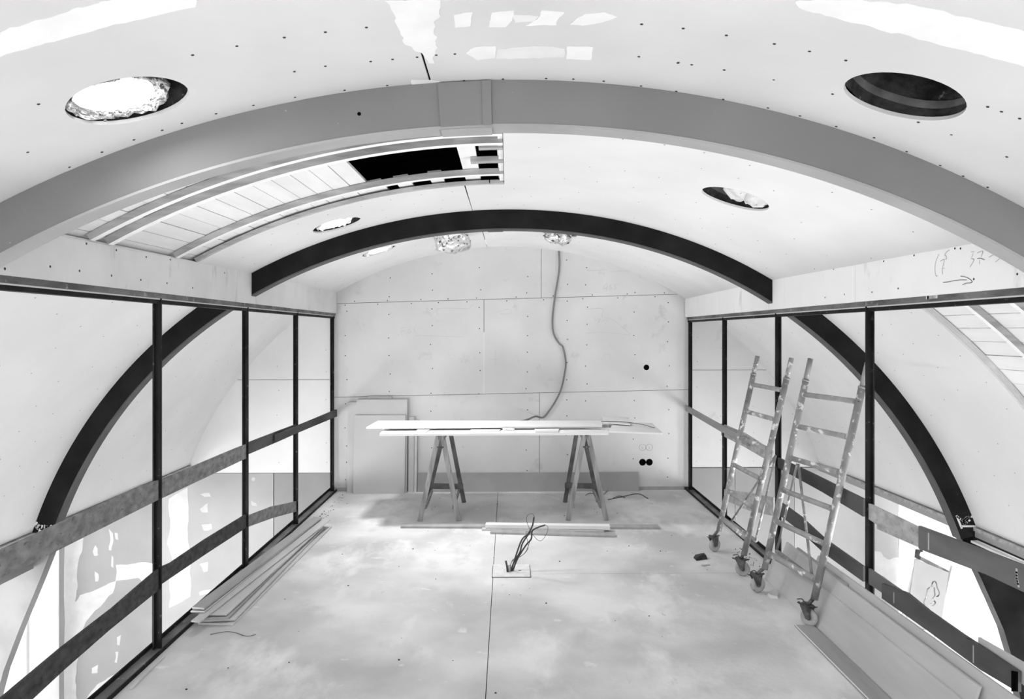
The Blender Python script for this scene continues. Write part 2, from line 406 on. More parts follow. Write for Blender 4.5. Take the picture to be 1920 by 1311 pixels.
px = [(72, 195), (197, 226), (303, 158), (343, 177), (412, 161), (361, 103), (444, 86), (533, 70), (610, 60), (687, 51), (1203, 45), (1281, 53), (1362, 66), (1452, 82), (1518, 96), (1586, 113), (1561, 176), (1451, 149), (1358, 131), (1297, 121), (1272, 117), (1198, 106), (52, 285), (130, 313), (191, 285), (251, 262), (341, 231), (304, 244), (405, 213), (475, 197), (553, 182), (552, 134), (480, 145), (610, 124), (695, 115), (736, 111), (782, 107), (818, 103), (853, 101), (646, 169), (726, 160), (870, 151), (943, 148), (1024, 147), (1075, 148), (1132, 152), (1202, 161), (1268, 171), (1356, 186), (1440, 202), (1500, 217), (1568, 237), (1639, 258), (1700, 284), (1763, 310), (1806, 330), (1852, 351), (1722, 229), (1784, 252), (1888, 294), (1852, 200), (1878, 209), (1912, 222), (1271, 118)]
screws('screw_heads', vpx(*px), .0044, M['screw'])
rows = []
for y in (2.75, 3.05, 3.3, 3.62, 3.95, 4.3, 4.55, 4.85, 5.3, 5.62, 5.95, 6.55, 6.9, 7.3):
    t = -72 + random.random()*2
    while t < 72:
        tt, yy = t+random.uniform(-.25, .25), y+random.uniform(-.012, .012)
        bad = (-34 < tt < 1 and yy < 4.2) or (tt > 34 and yy < 3.85) or inhole(tt, yy)
        if not bad and random.random() < .8: rows.append((tt, yy))
        t += 3.3
screws('screw_heads', rows, .0038, M['screw_pale'])

# open roof build-up in the two openings: curved battens, planks, near-black shell above
battens = root('trim_1')
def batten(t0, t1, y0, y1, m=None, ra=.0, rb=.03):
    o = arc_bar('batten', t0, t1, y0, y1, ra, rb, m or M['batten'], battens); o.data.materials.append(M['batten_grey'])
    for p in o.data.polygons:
        if abs(p.normal.y) > .9: p.material_index = 1      # sides in a darker grey than the underside
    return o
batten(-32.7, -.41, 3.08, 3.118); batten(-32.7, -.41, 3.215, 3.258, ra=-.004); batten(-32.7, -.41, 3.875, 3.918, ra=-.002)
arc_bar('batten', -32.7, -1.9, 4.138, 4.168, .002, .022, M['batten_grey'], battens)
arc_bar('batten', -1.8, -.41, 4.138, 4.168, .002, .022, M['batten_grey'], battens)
arc_bar('batten', -32.7, -.5, 2.70, 2.75, 0, .03, M['batten'], battens)
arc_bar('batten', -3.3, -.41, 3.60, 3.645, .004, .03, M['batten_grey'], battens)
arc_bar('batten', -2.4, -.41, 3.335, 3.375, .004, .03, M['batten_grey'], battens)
arc_bar('batten', -.80, -.40, 2.6, 4.13, .014, .03, M['batten'], battens)
arc_bar('batten', 35.8, 69.5, 3.79, 3.835, .0125, .03, M['strip_light'], battens)
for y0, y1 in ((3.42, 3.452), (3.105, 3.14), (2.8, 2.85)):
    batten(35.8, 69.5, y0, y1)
planks = root('trim_2')
def plank(t0, t1, y0, y1, m=None): arc_bar('plank', t0, t1, y0, y1, 0.0315+random.uniform(0, .003), .052, m or M['plank'], planks, step=.8)
t = -34.0
while t < -15.0:
    w = 1.58; plank(t+.035, t+w-.035, 2.5, 4.24); t += w
for a, b in ((-13.5, -12.2), (-11.0, -9.6), (-7.7, -6.4)): plank(a, b, 3.935, 4.24)
plank(-4.25, -2.75, 2.5, 4.24); plank(-.9, .6, 2.5, 4.24)
t = 34.6
while t < 71:
    w = 1.75; plank(t+.035, t+w-.035, 2.5, 3.9); t += w
roof = root('trim_3')
arc_bar('roof_shell', -73.5, 73.5, -1.7, 7.9, .42, .45, M['void'], roof, step=2.5)
for y in (1.2, 2.44, 5.09, 7.7): arc_bar('rafter', -72, 72, y-.03, y+.03, .1 if y != 5.09 else .02, .40, M['void'], roof, step=3)
for y in (1.2,): pass

# ---------------------------------------------------------------- arched beams
def arch(name, label, y, t, dr, mw, mu, fl, splice):
    a = thing(name, label, 'beam')
    s0 = splice
    for t0, t1 in ((-TB-1, s0), (s0, TB+1)):
        arc_bar('arch_web', t0, t1, y, y+t, -dr+.008, -.0005, mw, a, ry=y, step=1.2)
        arc_bar('arch_flange', t0, t1, y-.0015, y+t+.0015, -dr, -dr+.0085, mu, a, ry=y, step=1.2)
    return a
arch1 = arch('arched_beam', 'light grey painted arched beam nearest the viewer, spanning the whole vault', Y1, .08, .156, M['rib_grey'], M['rib_grey_under'], 0, -.7)
arc_bar('splice_plate', -4.2, -1.15, Y1-.006, Y1, -.150, -.004, M['rib_grey'], arch1, ry=Y1)
arc_bar('splice_strap', -1.55, -1.0, Y1-.010, Y1-.0065, -.152, -.004, M['rib_grey'], arch1, ry=Y1)
arc_bar('splice_plate', -4.2, -1.0, Y1+.004, Y1+.08, -.162, -.1565, M['rib_grey_under'], arch1, ry=Y1)
q = vp(-9.1, Y1, -.078); tube('bolt_hole', [(q.x, Y1-.0015, q.z), (q.x, Y1+.01, q.z)], .0062, M['black'], arch1, 12)
arch2 = arch('arched_beam', 'charcoal arched beam in the middle of the vault, behind the grey one', Y2, .085, .141, M['rib_dark'], M['rib_under'], 0, -.5)
arc_bar('splice_plate', -2.6, -.6, Y2+.002, Y2+.083, -.146, -.1415, M['rib_under'], arch2, ry=Y2)
# haunches that carry the arch down past the ledge
for s, mw, mf in ((-1, M['haunch_grey'], M['haunch_grey']), (1, M['haunch_dark'], M['rib_under'])):
    prof = [(3.185, .31), (3.225, .215), (3.30, .06), (3.375, -.09), (3.46, -.28), (3.54, -.46), (3.60, -.66), (3.66, -.95), (3.70, -1.4), (3.72, -2.6)]
    if s < 0: prof = [(3.15, .30), (3.20, .10), (3.262, -.06), (3.32, -.2), (3.41, -.42), (3.515, -.70), (3.58, -.95), (3.64, -1.4), (3.66, -2.6)]
    pts = [(s*x, Y2, z) for x, z in prof] + [(s*4.6, Y2, -2.6), (s*4.6, Y2, .14), (s*3.36, Y2, .24)]
    prism('haunch_web', [(p[0], p[1]+.012, p[2]) for p in pts], (0, .06, 0), mw, arch2)
    bm = bmesh.new()
    for (xa, za), (xb, zb) in zip(prof, prof[1:]):
        add_hexa(bm, [(s*(xa-.012), Y2+.0105, za), (s*(xa+.004), Y2+.0105, za), (s*(xa+.004), Y2+.087, za), (s*(xa-.012), Y2+.087, za),
                      (s*(xb-.012), Y2+.0105, zb), (s*(xb+.004), Y2+.0105, zb), (s*(xb+.004), Y2+.087, zb), (s*(xb-.012), Y2+.087, zb)])
    hf = from_bm('haunch_flange', bm, mf, arch2); hf.data.materials.append(mw)
    for p_ in hf.data.polygons:
        if abs(p_.normal.y) > .9: p_.material_index = 1
bm = bmesh.new()   # torn filler left on the right leg of the arch
for uv in ([(1794, 968), (1803, 990)], [(1804, 987), (1833, 987)], [(1795, 969), (1806, 976), (1812, 971), (1822, 969)], [(1806, 977), (1809, 982), (1818, 976)]):
    stroke(bm, [on_y(u, v, Y2-.002) for u, v in uv], .014, (0, -1, 0), 3)
from_bm('filler_residue', bm, M['filler_dim'], arch2)
bm = bmesh.new()
for uv in ([(68, 984), (74, 989), (84, 990), (90, 994), (96, 990)], [(76, 996), (84, 998)]): stroke(bm, [on_y(u, v, Y2-.002) for u, v in uv], .035, (0, -1, 0), 3)
from_bm('filler_residue', bm, M['filler_dim'], arch2)

# ---------------------------------------------------------------- bulkheads over the glazing frames
def clip_arc(poly, y, below=True):
    return poly
def bulkhead(name, s, X, zb, joints, m):
    w = root(name); js = [-1.4] + joints + [YE-.004]
    for a, b in zip(js, js[1:]):
        n = max(1, int((b-a)/.3)); bm = bmesh.new()
        x0, x1 = (X-.055, X) if s < 0 else (X, X+.055)
        for i in range(n):
            ya, yb_ = a+.0015+(b-a-.003)*i/n, a+.0015+(b-a-.003)*(i+1)/n
            za, zb2 = zvault(X, ya)+.004, zvault(X, yb_)+.004
            add_hexa(bm, [(x0, ya, zb), (x1, ya, zb), (x1, yb_, zb), (x0, yb_, zb), (x0, ya, za), (x1, ya, za), (x1, yb_, zb2), (x0, yb_, zb2)])
        bmesh.ops.remove_doubles(bm, verts=bm.verts, dist=1e-5)
        from_bm('bulkhead_panel', bm, m, w)
    return w
XL, XR = -1.80, 1.89
ZL, ZR = 1.857, 1.818
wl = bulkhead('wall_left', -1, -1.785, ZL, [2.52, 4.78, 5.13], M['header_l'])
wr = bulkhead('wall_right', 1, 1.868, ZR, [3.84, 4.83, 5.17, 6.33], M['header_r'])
def wall_screws(parent, pts, nrm, r, m):
    bm = bmesh.new(); nrm = Vector(nrm); a = nrm.orthogonal().normalized(); b = nrm.cross(a)
    for c in pts:
        c = Vector(c) + nrm*.0008
        vs = [bm.verts.new(c + a*(r*math.cos(k*math.pi/3)) + b*(r*math.sin(k*math.pi/3))) for k in range(6)]
        ws = [bm.verts.new(v.co - nrm*.0015) for v in vs]; bm.faces.new(vs); bm.faces.new(ws[::-1])
        for k in range(6): bm.faces.new((vs[k], ws[k], ws[(k+1) % 6], vs[(k+1) % 6]))
    o = from_bm('screw_heads', bm, m, parent); o['kind'] = 'stuff'
wall_screws(wl, [on_x(u, v, -1.785) for u, v in ((9, 504), (94, 500), (149, 508), (209, 517), (264, 525), (313, 531), (162, 457), (218, 469), (274, 482), (319, 487), (361, 540), (421, 512))], (1, 0, 0), .0055, M['screw'])
wall_screws(wr, [on_x(u, v, 1.868) for u, v in ((1790.5, 466), (1801, 466), (1826, 523.5), (1907.5, 514), (1657, 490), (1684, 541), (1583, 552), (1635, 548), (1714, 479), (1547, 558), (1563, 505))], (-1, 0, 0), .005, M['screw'])
bm = bmesh.new()
for uv in ([(1768.5, 529.6), (1778, 528.7), (1788, 526.5), (1801.5, 525), (1812, 525)], [(1801.5, 518), (1809, 519), (1817, 522.6), (1822.5, 527.5), (1820, 530.5), (1812.5, 531), (1805, 534)],
           [(1833, 485), (1839, 484.5), (1845.5, 487)]):
    stroke(bm, [on_x(u, v, 1.8675) for u, v in uv], .0035, (-1, 0, 0))
from_bm('pencil_arrow', bm, M['pencil'], wr)
bm = bmesh.new()
for uv in ([(1760, 477), (1755, 490), (1753, 504), (1755, 517), (1758, 517)], [(1780, 469), (1775, 472.5), (1771.6, 478.6), (1774.6, 480)], [(1773.5, 480), (1774.6, 484.7), (1772.8, 486)],
           [(1763, 490), (1770, 486.5), (1769.8, 493), (1767, 504), (1767.5, 514)], [(1766.7, 504), (1770.4, 503)], [(1821, 472.5), (1826, 472)], [(1824, 476), (1822, 482)],
           [(1821, 484.7), (1826, 486.5), (1824.7, 491), (1819, 500.6)], [(1832.6, 474.3), (1838, 472), (1843, 471.3), (1840, 481)], [(1836.7, 488), (1836.7, 494.5)], [(1855, 482), (1862.6, 478)], [(1867, 491), (1874, 485)]):
    stroke(bm, [on_x(u, v, 1.8675) for u, v in uv], .0028, (-1, 0, 0))
from_bm('pencil_note', bm, M['pencil_faint'], wr)

# ---------------------------------------------------------------- end wall
WY = YE
def clip_poly(poly, y):
    """keep the part of a convex (x,z) outline that lies under the vault"""
    N = 90; arcp = [vp(-95+190*i/N, y, .03) for i in range(N+1)]
    A2 = [(p.x, p.z) for p in arcp]
    out = poly
    for i in range(N):
        a, b = A2[i], A2[i+1]; res = []
        ok = lambda p: (b[0]-a[0])*(p[1]-a[1]) - (b[1]-a[1])*(p[0]-a[0]) <= 0
        for j in range(len(out)):
            p, q = out[j], out[(j+1) % len(out)]; kp, kq = ok(p), ok(q)
            if kp: res.append(p)
            if kp != kq:
                d1 = (b[0]-a[0])*(p[1]-a[1]) - (b[1]-a[1])*(p[0]-a[0]); d2 = (b[0]-a[0])*(q[1]-a[1]) - (b[1]-a[1])*(q[0]-a[0])
                t = d1/(d1-d2); res.append((p[0]+(q[0]-p[0])*t, p[1]+(q[1]-p[1])*t))
        out = res
        if len(out) < 3: return []
    return out
back = root('wall_back')
def wpanel(poly, m=None, clip=True, y=WY, name='gypsum_board'):
    if clip: poly = clip_poly(poly, y)
    if len(poly) >= 3: prism(name, [(x, y, z) for x, z in poly], (0, .0125, 0), m or M['drywall'], back)
j1 = lambda x: 2.011+.028*x     # upper course joint
j2 = lambda x: 1.017+.020*x     # middle course joint
G_ = .0022
def course(xs, lo, hi, m=None):
    for a, b in zip(xs, xs[1:]):
        wpanel([(a+G_, lo(a)+G_), (b-G_, lo(b)+G_), (b-G_, hi(b)-G_), (a+G_, hi(a)-G_)], m)
course([-3.4, -1.83], lambda x: 1.165, lambda x: 3.0, M['drywall_light'])
course([-1.83, .352, 1.92], j1, lambda x: 3.0)
course([1.92, 3.6], lambda x: 1.262, lambda x: 3.0)
course([-3.4, -1.83], lambda x: .19, lambda x: 1.165, M['drywall_light'])
course([-1.83, -.249, 1.92], j2, j1)
course([-1.83, .333, 1.92], lambda x: .03, j2)
course([1.92, 3.6], lambda x: .235, lambda x: 1.262)
struct_back = prism('wall_core', [(x, WY+.0135, z) for x, z in [(-4.75, -2.7), (4.75, -2.7), (4.75, .45)] + [(p.x, p.z) for p in [vp(a, WY, .03) for a in range(72, -73, -4)]] + [(-4.75, .45)]], (0, .12, 0), M['duct_lip'], back)
# vertical slot between the two middle boards: open above, filled white below
box('filled_joint', (-.2525, -.2455, WY-.0012, WY+.004, 1.012, 1.66), M['filler'], back)
box('open_joint', (-.2515, -.2475, WY-.0006, WY+.004, 1.66, 2.0), M['screw'], back)
pts = []
for X, z0, z1 in ((-1.69, .1, 2.1), (-1.24, .1, 2.3), (-.80, .1, 2.45), (-.29, 1.0, 2.4), (.20, .2, 2.4), (.62, .1, 2.45), (.83, .1, 2.4), (1.33, .3, 2.25), (1.69, .1, 2.05)):
    z = z0+random.uniform(0, .1)
    while z < min(z1, zvault(X, WY)-.05): pts.append((X+random.uniform(-.012, .012), WY, z)); z += random.uniform(.17, .26)
x = -1.7
while x < 1.75:
    pts += [(x, WY, j1(x)-.02), (x+.1, WY, j1(x)+.02)]; x += random.uniform(.28, .42)
wall_screws(back, pts, (0, -1, 0), .0062, M['screw'])
pts = []
for X, z0, z1 in ((-1.9, .3, 1.6), (-2.4, .3, 1.4), (-2.75, .3, 1.1), (2.0, .3, 1.7), (2.25, .3, 1.7), (2.6, .3, 1.5), (3.0, .3, 1.0)):
    z = z0
    while z < z1: pts.append((X+random.uniform(-.012, .012), WY, z)); z += random.uniform(.2, .3)
wall_screws(back, pts, (0, -1, 0), .005, M['screw_pale'])
bm = bmesh.new()   # pencil notes, layout lines and the small cross
WZ = WY-.0004
for uv in ([(929, 656), (929, 686)], [(919, 674), (937, 673)], [(1137, 531), (1131, 541), (1138, 540)], [(1139, 534), (1137, 546)], [(1146, 533), (1143, 539), (1148, 541), (1143, 543)], [(1158, 533), (1152, 535), (1155, 540), (1151, 544)],
           [(822, 593), (822, 579), (880, 579)], [(780, 629), (868, 632)], [(752, 620), (754, 630)], [(752, 616), (760, 614)], [(752, 621), (758, 620)], [(768, 616), (765, 624), (772, 622)], [(778, 614), (776, 620), (781, 624)], [(1098, 580), (1129, 579), (1129, 594), (1150, 600), (1182, 627)],
           [(1098, 625), (1130, 623), (1182, 629)], [(1104, 505), (1104, 508), (1135, 506)], [(1143, 509), (1180, 508)], [(934, 585), (955, 580), (957, 588), (938, 589)], [(1115, 602), (1126, 598), (1120, 606)], [(1128, 602), (1140, 600), (1134, 608)]):
    stroke(bm, [on_y(u, v, WZ) for u, v in uv], .0035, (0, -1, 0))
from_bm('pencil_note', bm, M['pencil_faint'], back)
# holes for sockets
def disc(name, X, Z, r, m, parent, y=WY, th=.002, seg=20):
    return tube(name, [(X, y-th, Z), (X, y+.006, Z)], r, m, parent, seg, smooth=False)
disc('cable_hole', 1.461, 1.290, .030, M['black'], back, th=.0008)
disc('socket_hole', 1.420, .291, .036, M['black'], back, th=.0008); disc('socket_hole', 1.492, .291, .036, M['black'], back, th=.0008)
box('hole_bridge', (1.44, 1.472, WY-.0008, WY+.002, .285, .297), M['black'], back)
bm = bmesh.new()
for X in (1.420, 1.492):
    stroke(bm, [(X+.035*math.cos(a*math.pi/10), WZ, .448+.035*math.sin(a*math.pi/10)) for a in range(0, 21)], .0035, (0, -1, 0), 1)
    stroke(bm, [(X-.01, WZ, .455), (X+.004, WZ, .44), (X-.006, WZ, .43)], .003, (0, -1, 0), 2)
from_bm('cut_outline', bm, M['pencil'], back)
# baseboard shadow gap and plinth strip
bb = root('baseboard_back'); box('plinth', (-1.83, 1.86, WY-.004, WY+.002, 0, .035), M['strip_grey'], bb)

# ---- lower storey, seen past the edge of the gallery
low = root('wall_lower_back')
def lp(x0, x1, z0, z1, m, y=WY): prism('gypsum_board', [(x0+G_, y, z0+G_), (x1-G_, y, z0+G_), (x1-G_, y, z1-G_), (x0+G_, y, z1-G_)], (0, .0125, 0), m, low)
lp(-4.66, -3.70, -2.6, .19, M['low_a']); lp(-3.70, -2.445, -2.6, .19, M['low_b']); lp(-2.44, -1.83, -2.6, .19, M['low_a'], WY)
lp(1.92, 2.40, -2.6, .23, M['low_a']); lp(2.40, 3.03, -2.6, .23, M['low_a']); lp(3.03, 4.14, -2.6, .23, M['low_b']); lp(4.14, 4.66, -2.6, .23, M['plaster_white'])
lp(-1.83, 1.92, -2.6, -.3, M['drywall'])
def flat_blob(pts, Y, m, rag=.03, parent=None, sub=6):
    out = []
    for i in range(len(pts)):
        a, b = Vector(pts[i]), Vector(pts[(i+1) % len(pts)])
        for k in range(sub):
            p = a.lerp(b, k/sub); out.append(p + Vector((noise.noise(p*9)*rag, 0, noise.noise(p*9+Vector((5, 5, 5)))*rag)))
    vs = [Vector((p.x, Y, p.z)) for p in out]
    res = delaunay_2d_cdt([Vector((v.x, v.z)) for v in vs], [(i, (i+1) % len(vs)) for i in range(len(vs))], [], 1, 1e-6)
    bm = bmesh.new(); bv = [bm.verts.new((v.x, Y, v.y)) for v in res[0]]; bw = [bm.verts.new((v.x, Y+.0012, v.y)) for v in res[0]]
    for f in res[2]: bm.faces.new([bv[i] for i in f]); bm.faces.new([bw[i] for i in f][::-1])
    from_bm('filler_patch', bm, m, parent or low)
LB = WY-.0012
def lpx(*uv): return [on_y(u, v, LB) for u, v in uv]
for q in ([(121, 1022), (160, 1000), (156, 1020), (150, 1040), (146, 1065), (144, 1100), (138, 1130), (150, 1118), (218, 1090), (212, 1110), (160, 1165), (150, 1200), (143, 1260), (142, 1311), (121, 1311)],
          [(217, 1058), (240, 1060), (260, 1055), (298, 1056), (298, 1072), (272, 1095), (258, 1084), (240, 1086), (217, 1090)],
          [(315, 935), (352, 915), (354, 960), (352, 1010), (358, 1050), (356, 1120), (318, 1140), (318, 1090), (322, 1045), (314, 1020), (320, 975)],
          [(178, 1024), (184, 1030), (184, 1040), (176, 1041), (174, 1035)], [(178, 1070), (184, 1075), (185, 1090), (177, 1092)], [(205, 990), (212, 1000), (210, 1034), (205, 1034)],
          [(217, 1000), (223, 1002), (223, 1012), (217, 1011)], [(209, 1042), (213, 1045), (212, 1065), (208, 1062)], [(375, 928), (392, 925), (394, 932), (384, 934)],
          [(374, 955), (390, 944), (389, 960), (377, 960)], [(378, 985), (396, 982), (398, 992), (380, 996)], [(375, 1058), (390, 1054), (391, 1070), (382, 1072)], [(374, 1110), (396, 1104), (392, 1112), (376, 1116)],
          [(472, 894), (477, 896), (476, 902), (471, 901)], [(172, 1252), (184, 1246), (184, 1262), (172, 1263)], [(217, 1195), (224, 1192), (222, 1210), (218, 1209)], [(216, 1222), (221, 1222), (220, 1245), (215, 1243)],
          [(470, 940), (482, 942), (482, 948), (471, 948)], [(160, 1311), (180, 1285), (215, 1265), (250, 1235), (265, 1245), (200, 1300), (190, 1311)]):
    flat_blob(lpx(*q), LB, M['low_fill'], .02)
for q in ([(1632, 1030), (1650, 1035), (1655, 1045), (1670, 1050), (1684, 1045), (1700, 1055), (1712, 1075), (1712, 1130), (1690, 1115), (1660, 1080), (1632, 1072)], [(1684, 960), (1720, 985), (1718, 1040), (1686, 1030)]):
    flat_blob(lpx(*q), LB, M['low_fill'], .02)
# side walls of the lower storey with their tall windows, its floor, the ledges the vault stands on
for s, nm in ((-1, 'left'), (1, 'right')):
    ws = root('wall_lower_'+nm); x0, x1 = sorted((s*4.66, s*4.80))
    for y0, y1, z0, z1 in ((6.9, WY+.1, -2.6, .35), (-1.5, 0.0, -2.6, .35), (0.0, 6.9, -2.6, -2.35), (0.0, 6.9, -.05, .35)): box('wall_section', (x0, x1, y0, y1, z0, z1), M['plaster_white'], ws)
    wn = root('window_%d' % (3 if s < 0 else 4))
    xa, xb = sorted((s*4.66, s*4.72))
    for y in (0.0, 1.36, 2.72, 4.08, 5.44, 6.84): box('window_post', (xa, xb, y, y+.06, -2.35, -.05), M['plaster_white'], wn)
    for z in (-2.35, -.11): box('window_rail', (xa, xb, .06, 6.84, z, z+.06), M['plaster_white'], wn)
    sf = root('trim_%d' % (4 if s < 0 else 5))
    xa, xb = sorted((s*3.365, s*4.66)); box('aisle_ceiling', (xa, xb, -1.5, WY, .20, .26), M['plaster_white'], sf)
    a, b = vp(s*TB, Y2, 0), None
    for y0, y1 in ((-1.4, Y2), (Y2+.085, WY-.002)):
        n = 8; 
        for (r0, r1, z0, z1, mm, nm2) in ((.0, .035, -.03, -.006, M['batten_grey'], 'ledge_strip'), (.012, .05, -.075, -.034, M['strip_grey'], 'ledge_plate')):
            bm = bmesh.new()
            for i in range(n):
                ya, yb_ = y0+(y1-y0)*i/n, y0+(y1-y0)*(i+1)/n
                pa, pb = vp(s*TB, ya), vp(s*TB, yb_)
                c = []
                for p in (pa, pb):
                    for dx, dz in ((r0-.02, z0), (r1, z0), (r1, z1), (r0-.02, z1)): c.append((p.x+s*dx, p.y, p.z+dz))
                add_hexa(bm, c)
            bmesh.ops.remove_doubles(bm, verts=bm.verts, dist=1e-5)
            from_bm(nm2, bm, mm, sf)
    if True:
        eb = root('trim_%d' % (6 if s < 0 else 7)); p = vp(s*TB, 3.5)
        xa, xb = sorted((s*3.285, s*3.33))
        box('edge_beam', (xa, xb, -1.4, Y2-.003, .02, .165), M['rib_dark'] if s > 0 else M['haunch_grey'], eb); box('edge_trim', (xa-.004 if s > 0 else xa, xb if s > 0 else xb+.004, -1.4, Y2-.003, .167, .182), M['filler'], eb)
lf = root('floor_lower'); box('floor_slab', (-4.8, 4.8, -1.5, 7.7, -2.75, -2.6), M['plaster_white'], lf)
# gable behind the camera, unseen, left open for light
gb = root('wall_front')
for x0, x1, z0, z1 in ((-4.8, -2.6, -2.6, .35), (2.6, 4.8, -2.6, .35), (-3.4, -2.6, .35, 2.9), (2.6, 3.4, .35, 2.9), (-2.6, 2.6, 2.35, 2.9)): box('wall_section', (x0, x1, -1.62, -1.5, z0, z1), M['plaster_white'], gb)
bm = bmesh.new(); 
box('gable_post', (-.04, .04, -1.6, -1.52, 0, 2.35), M['steel'], gb)

# ---------------------------------------------------------------- gallery floor
fl = root('floor')
def fpanel(x0, x1, y0, y1): box('floor_panel', (x0, x1, y0, y1, -.03, 0), M['floor'], fl)
jx = -.10
fpanel(-1.86, jx-.002, -1.5, WY); fpanel(jx+.002, 1.96, -1.5, 4.93); fpanel(jx+.002, 1.96, 4.934, WY)
box('floor_slab', (-1.86, 1.96, -1.5, WY, -.28, -.034), M['steel'], fl)

# ---------------------------------------------------------------- steel glazing frames (no panes fitted yet)
def frame(name, s, X, ztop, ys):
    w = root(name)
    sx = lambda a, b: tuple(sorted((X+s*a, X+s*b)))
    yA, yB = -1.4, YE-.004
    # head: angle + stop bar, with a light line between
    x0, x1 = sx(-.0, .055); box('head_rail', (x0, x1, yA, yB, ztop-.026, ztop), M['steel_grey'], w)
    x0, x1 = sx(.004, .05); box('head_bead', (x0, x1, yA, yB, ztop-.033, ztop-.0265), M['filler_dim'], w)
    x0, x1 = sx(.006, .055); box('head_stop', (x0, x1, yA, yB, ztop-.052, ztop-.0335), M['steel'], w)
    # sill channel: two dark lips and a grey web
    x0, x1 = sx(-.012, .052); box('sill_channel', (x0, x1, yA, yB, 0.001, .012), M['steel_grey'], w)
    x0, x1 = sx(-.018, -.010); box('sill_lip', (x0, x1, yA, yB, 0.001, .020), M['steel'], w)
    x0, x1 = sx(.052, .060); box('sill_lip', (x0, x1, yA, yB, 0.001, .034), M['steel'], w)
    for i, y in enumerate(ys):
        hw = .022
        f = i == len(ys)-1
        bm = bmesh.new()
        x0, x1 = sx(.028, .036); add_box(bm, x0, x1, y-hw, y+hw, .0125, ztop-.053)
        x0, x1 = sx(.0, .028); add_box(bm, x0, x1, y-.006, y+.006, .0125, ztop-.027)
        from_bm('mullion', bm, M['steel'], w)
        x0, x1 = sx(.003, .0065)
        box('glazing_bead', (x0, x1, y+.0065, y+.011, .0125, ztop-.053), M['steel_grey'], w)
    return w
frame('window_1', -1, XL, ZL, [-.2, 1.15, 2.45, 3.775, 5.03, 6.215, 7.50])
frame('window_2', 1, XR, ZR, [-.2, 1.15, 2.45, 3.77, 5.055, 6.31, 7.50])

bm = bmesh.new()
stroke(bm, [on_x(u, v, XR-.0006) for u, v in ((1738, 558), (1746, 557), (1756, 556))], .016, (-1, 0, 0))
from_bm('paint_blotch', bm, M['filler'], bpy.data.objects['window_2'])
# ---------------------------------------------------------------- guard boards screwed across the open frames
def gboard(label, s, X, top, bot, m, th=.014, name='guard_board', group=None):
    """top and bottom edges as measured points lying on the frame plane"""
    x = X + s*.020
    T = [(x, p.y, p.z) for p in top]; B = [(x, p.y, p.z) for p in bot]
    o = prism(name, T + B[::-1], (s*-th if False else -s*-.0 or (th*(-s))*-1*-1, 0, 0), m)
    return tag(o, label, 'board')
def LX(*uv): return [on_x(u, v, XL-.02+.012) for u, v in uv]
def RX(*uv): return [on_x(u, v, XR+.02-.012) for u, v in uv]
def gb_(label, side, top, bot, m, th=.012, extra_near=None, dx=0, name='guard_board'):
    s = -1 if side == 'L' else 1
    X = (XL if s < 0 else XR) + s*(.012+dx)
    T = [on_x(u, v, X) for u, v in top]; B = [on_x(u, v, X) for u, v in bot]
    if extra_near is not None:        # carry on past the picture edge towards the viewer
        T = [Vector((X, extra_near, T[0].z - (T[0].y-extra_near)*(T[1].z-T[0].z)/(T[1].y-T[0].y)))] + T
        B = [Vector((X, extra_near, B[0].z - (B[0].y-extra_near)*(B[1].z-B[0].z)/(B[1].y-B[0].y)))] + B
    o = prism(name, T + B[::-1], (s*th, 0, 0), m); return tag(o, label, 'board')
gb_('grey strand board fixed at waist height across the nearest left bay', 'L', [(0, 1033), (268, 910), (300, 900)], [(0, 1087), (300, 936)], M['osb'], extra_near=1.2)
gb_('grey strand board at waist height on the second left bay from the viewer', 'L', [(305, 899), (440, 842), (463, 833)], [(305, 934), (463, 859)], M['osb'])
gb_('dark narrow board at waist height on the third left bay', 'L', [(466, 830), (520, 809), (558, 795)], [(466, 852), (520, 829), (558, 812)], M['board_dark'])
gb_('round-edged dark rail bridging the far left bay to the back wall', 'L', [(520, 815), (575, 792), (632, 768)], [(520, 828), (575, 805), (632, 781)], M['board_dark'], th=.02, dx=-.034, name='guard_rail')
gb_('long dark strand board at knee height across the nearest left bay', 'L', [(14, 1301), (119, 1213), (213, 1140), (268, 1092), (300, 1065)], [(62, 1311), (121, 1256), (204, 1183), (300, 1105)], M['osb_dark'], extra_near=1.2)
gb_('dark strand board at knee height on the second left bay', 'L', [(304, 1063), (322, 1055), (385, 1012), (463, 964)], [(304, 1095), (385, 1040), (463, 989)], M['osb_dark'])
gb_('pale grey strand board at knee height on the third left bay, sloping down', 'L', [(466, 967), (510, 950), (557, 940)], [(466, 988), (510, 972), (557, 959)], M['osb'])
# right side
gb_('thin grey rail from the back wall corner along the far right bay', 'R', [(1281, 758), (1345, 794), (1400, 822)], [(1281, 768), (1345, 806), (1400, 836)], M['strip_grey'], th=.02, dx=-.026, name='guard_rail')
gb_('splattered light board at waist height behind the far tower frame', 'R', [(1352, 794), (1395, 812), (1448, 846)], [(1352, 816), (1395, 838), (1448, 869)], M['osb_light'])
gb_('dark guard board at waist height behind the near tower frame', 'R', [(1458, 858), (1515, 884), (1618, 935)], [(1458, 877), (1540, 922), (1618, 969)], M['board_dark'])
gb_('light strand board right of the near right post, waist height', 'R', [(1626, 943), (1722, 989)], [(1626, 972), (1644, 984), (1644, 992), (1723, 1027)], M['osb_light'])
gb_('wide grey guard board at waist height running out of frame on the right', 'R', [(1920, 1061), (1850, 1034), (1722, 986)], [(1920, 1111), (1850, 1078), (1722, 1029)], M['board_mid'], extra_near=1.4, dx=-.014, th=.014)
gb_('light strand board at knee height behind the far tower frame', 'R', [(1356, 917), (1410, 925), (1450, 933)], [(1356, 937), (1405, 958), (1450, 968)], M['osb_light'])
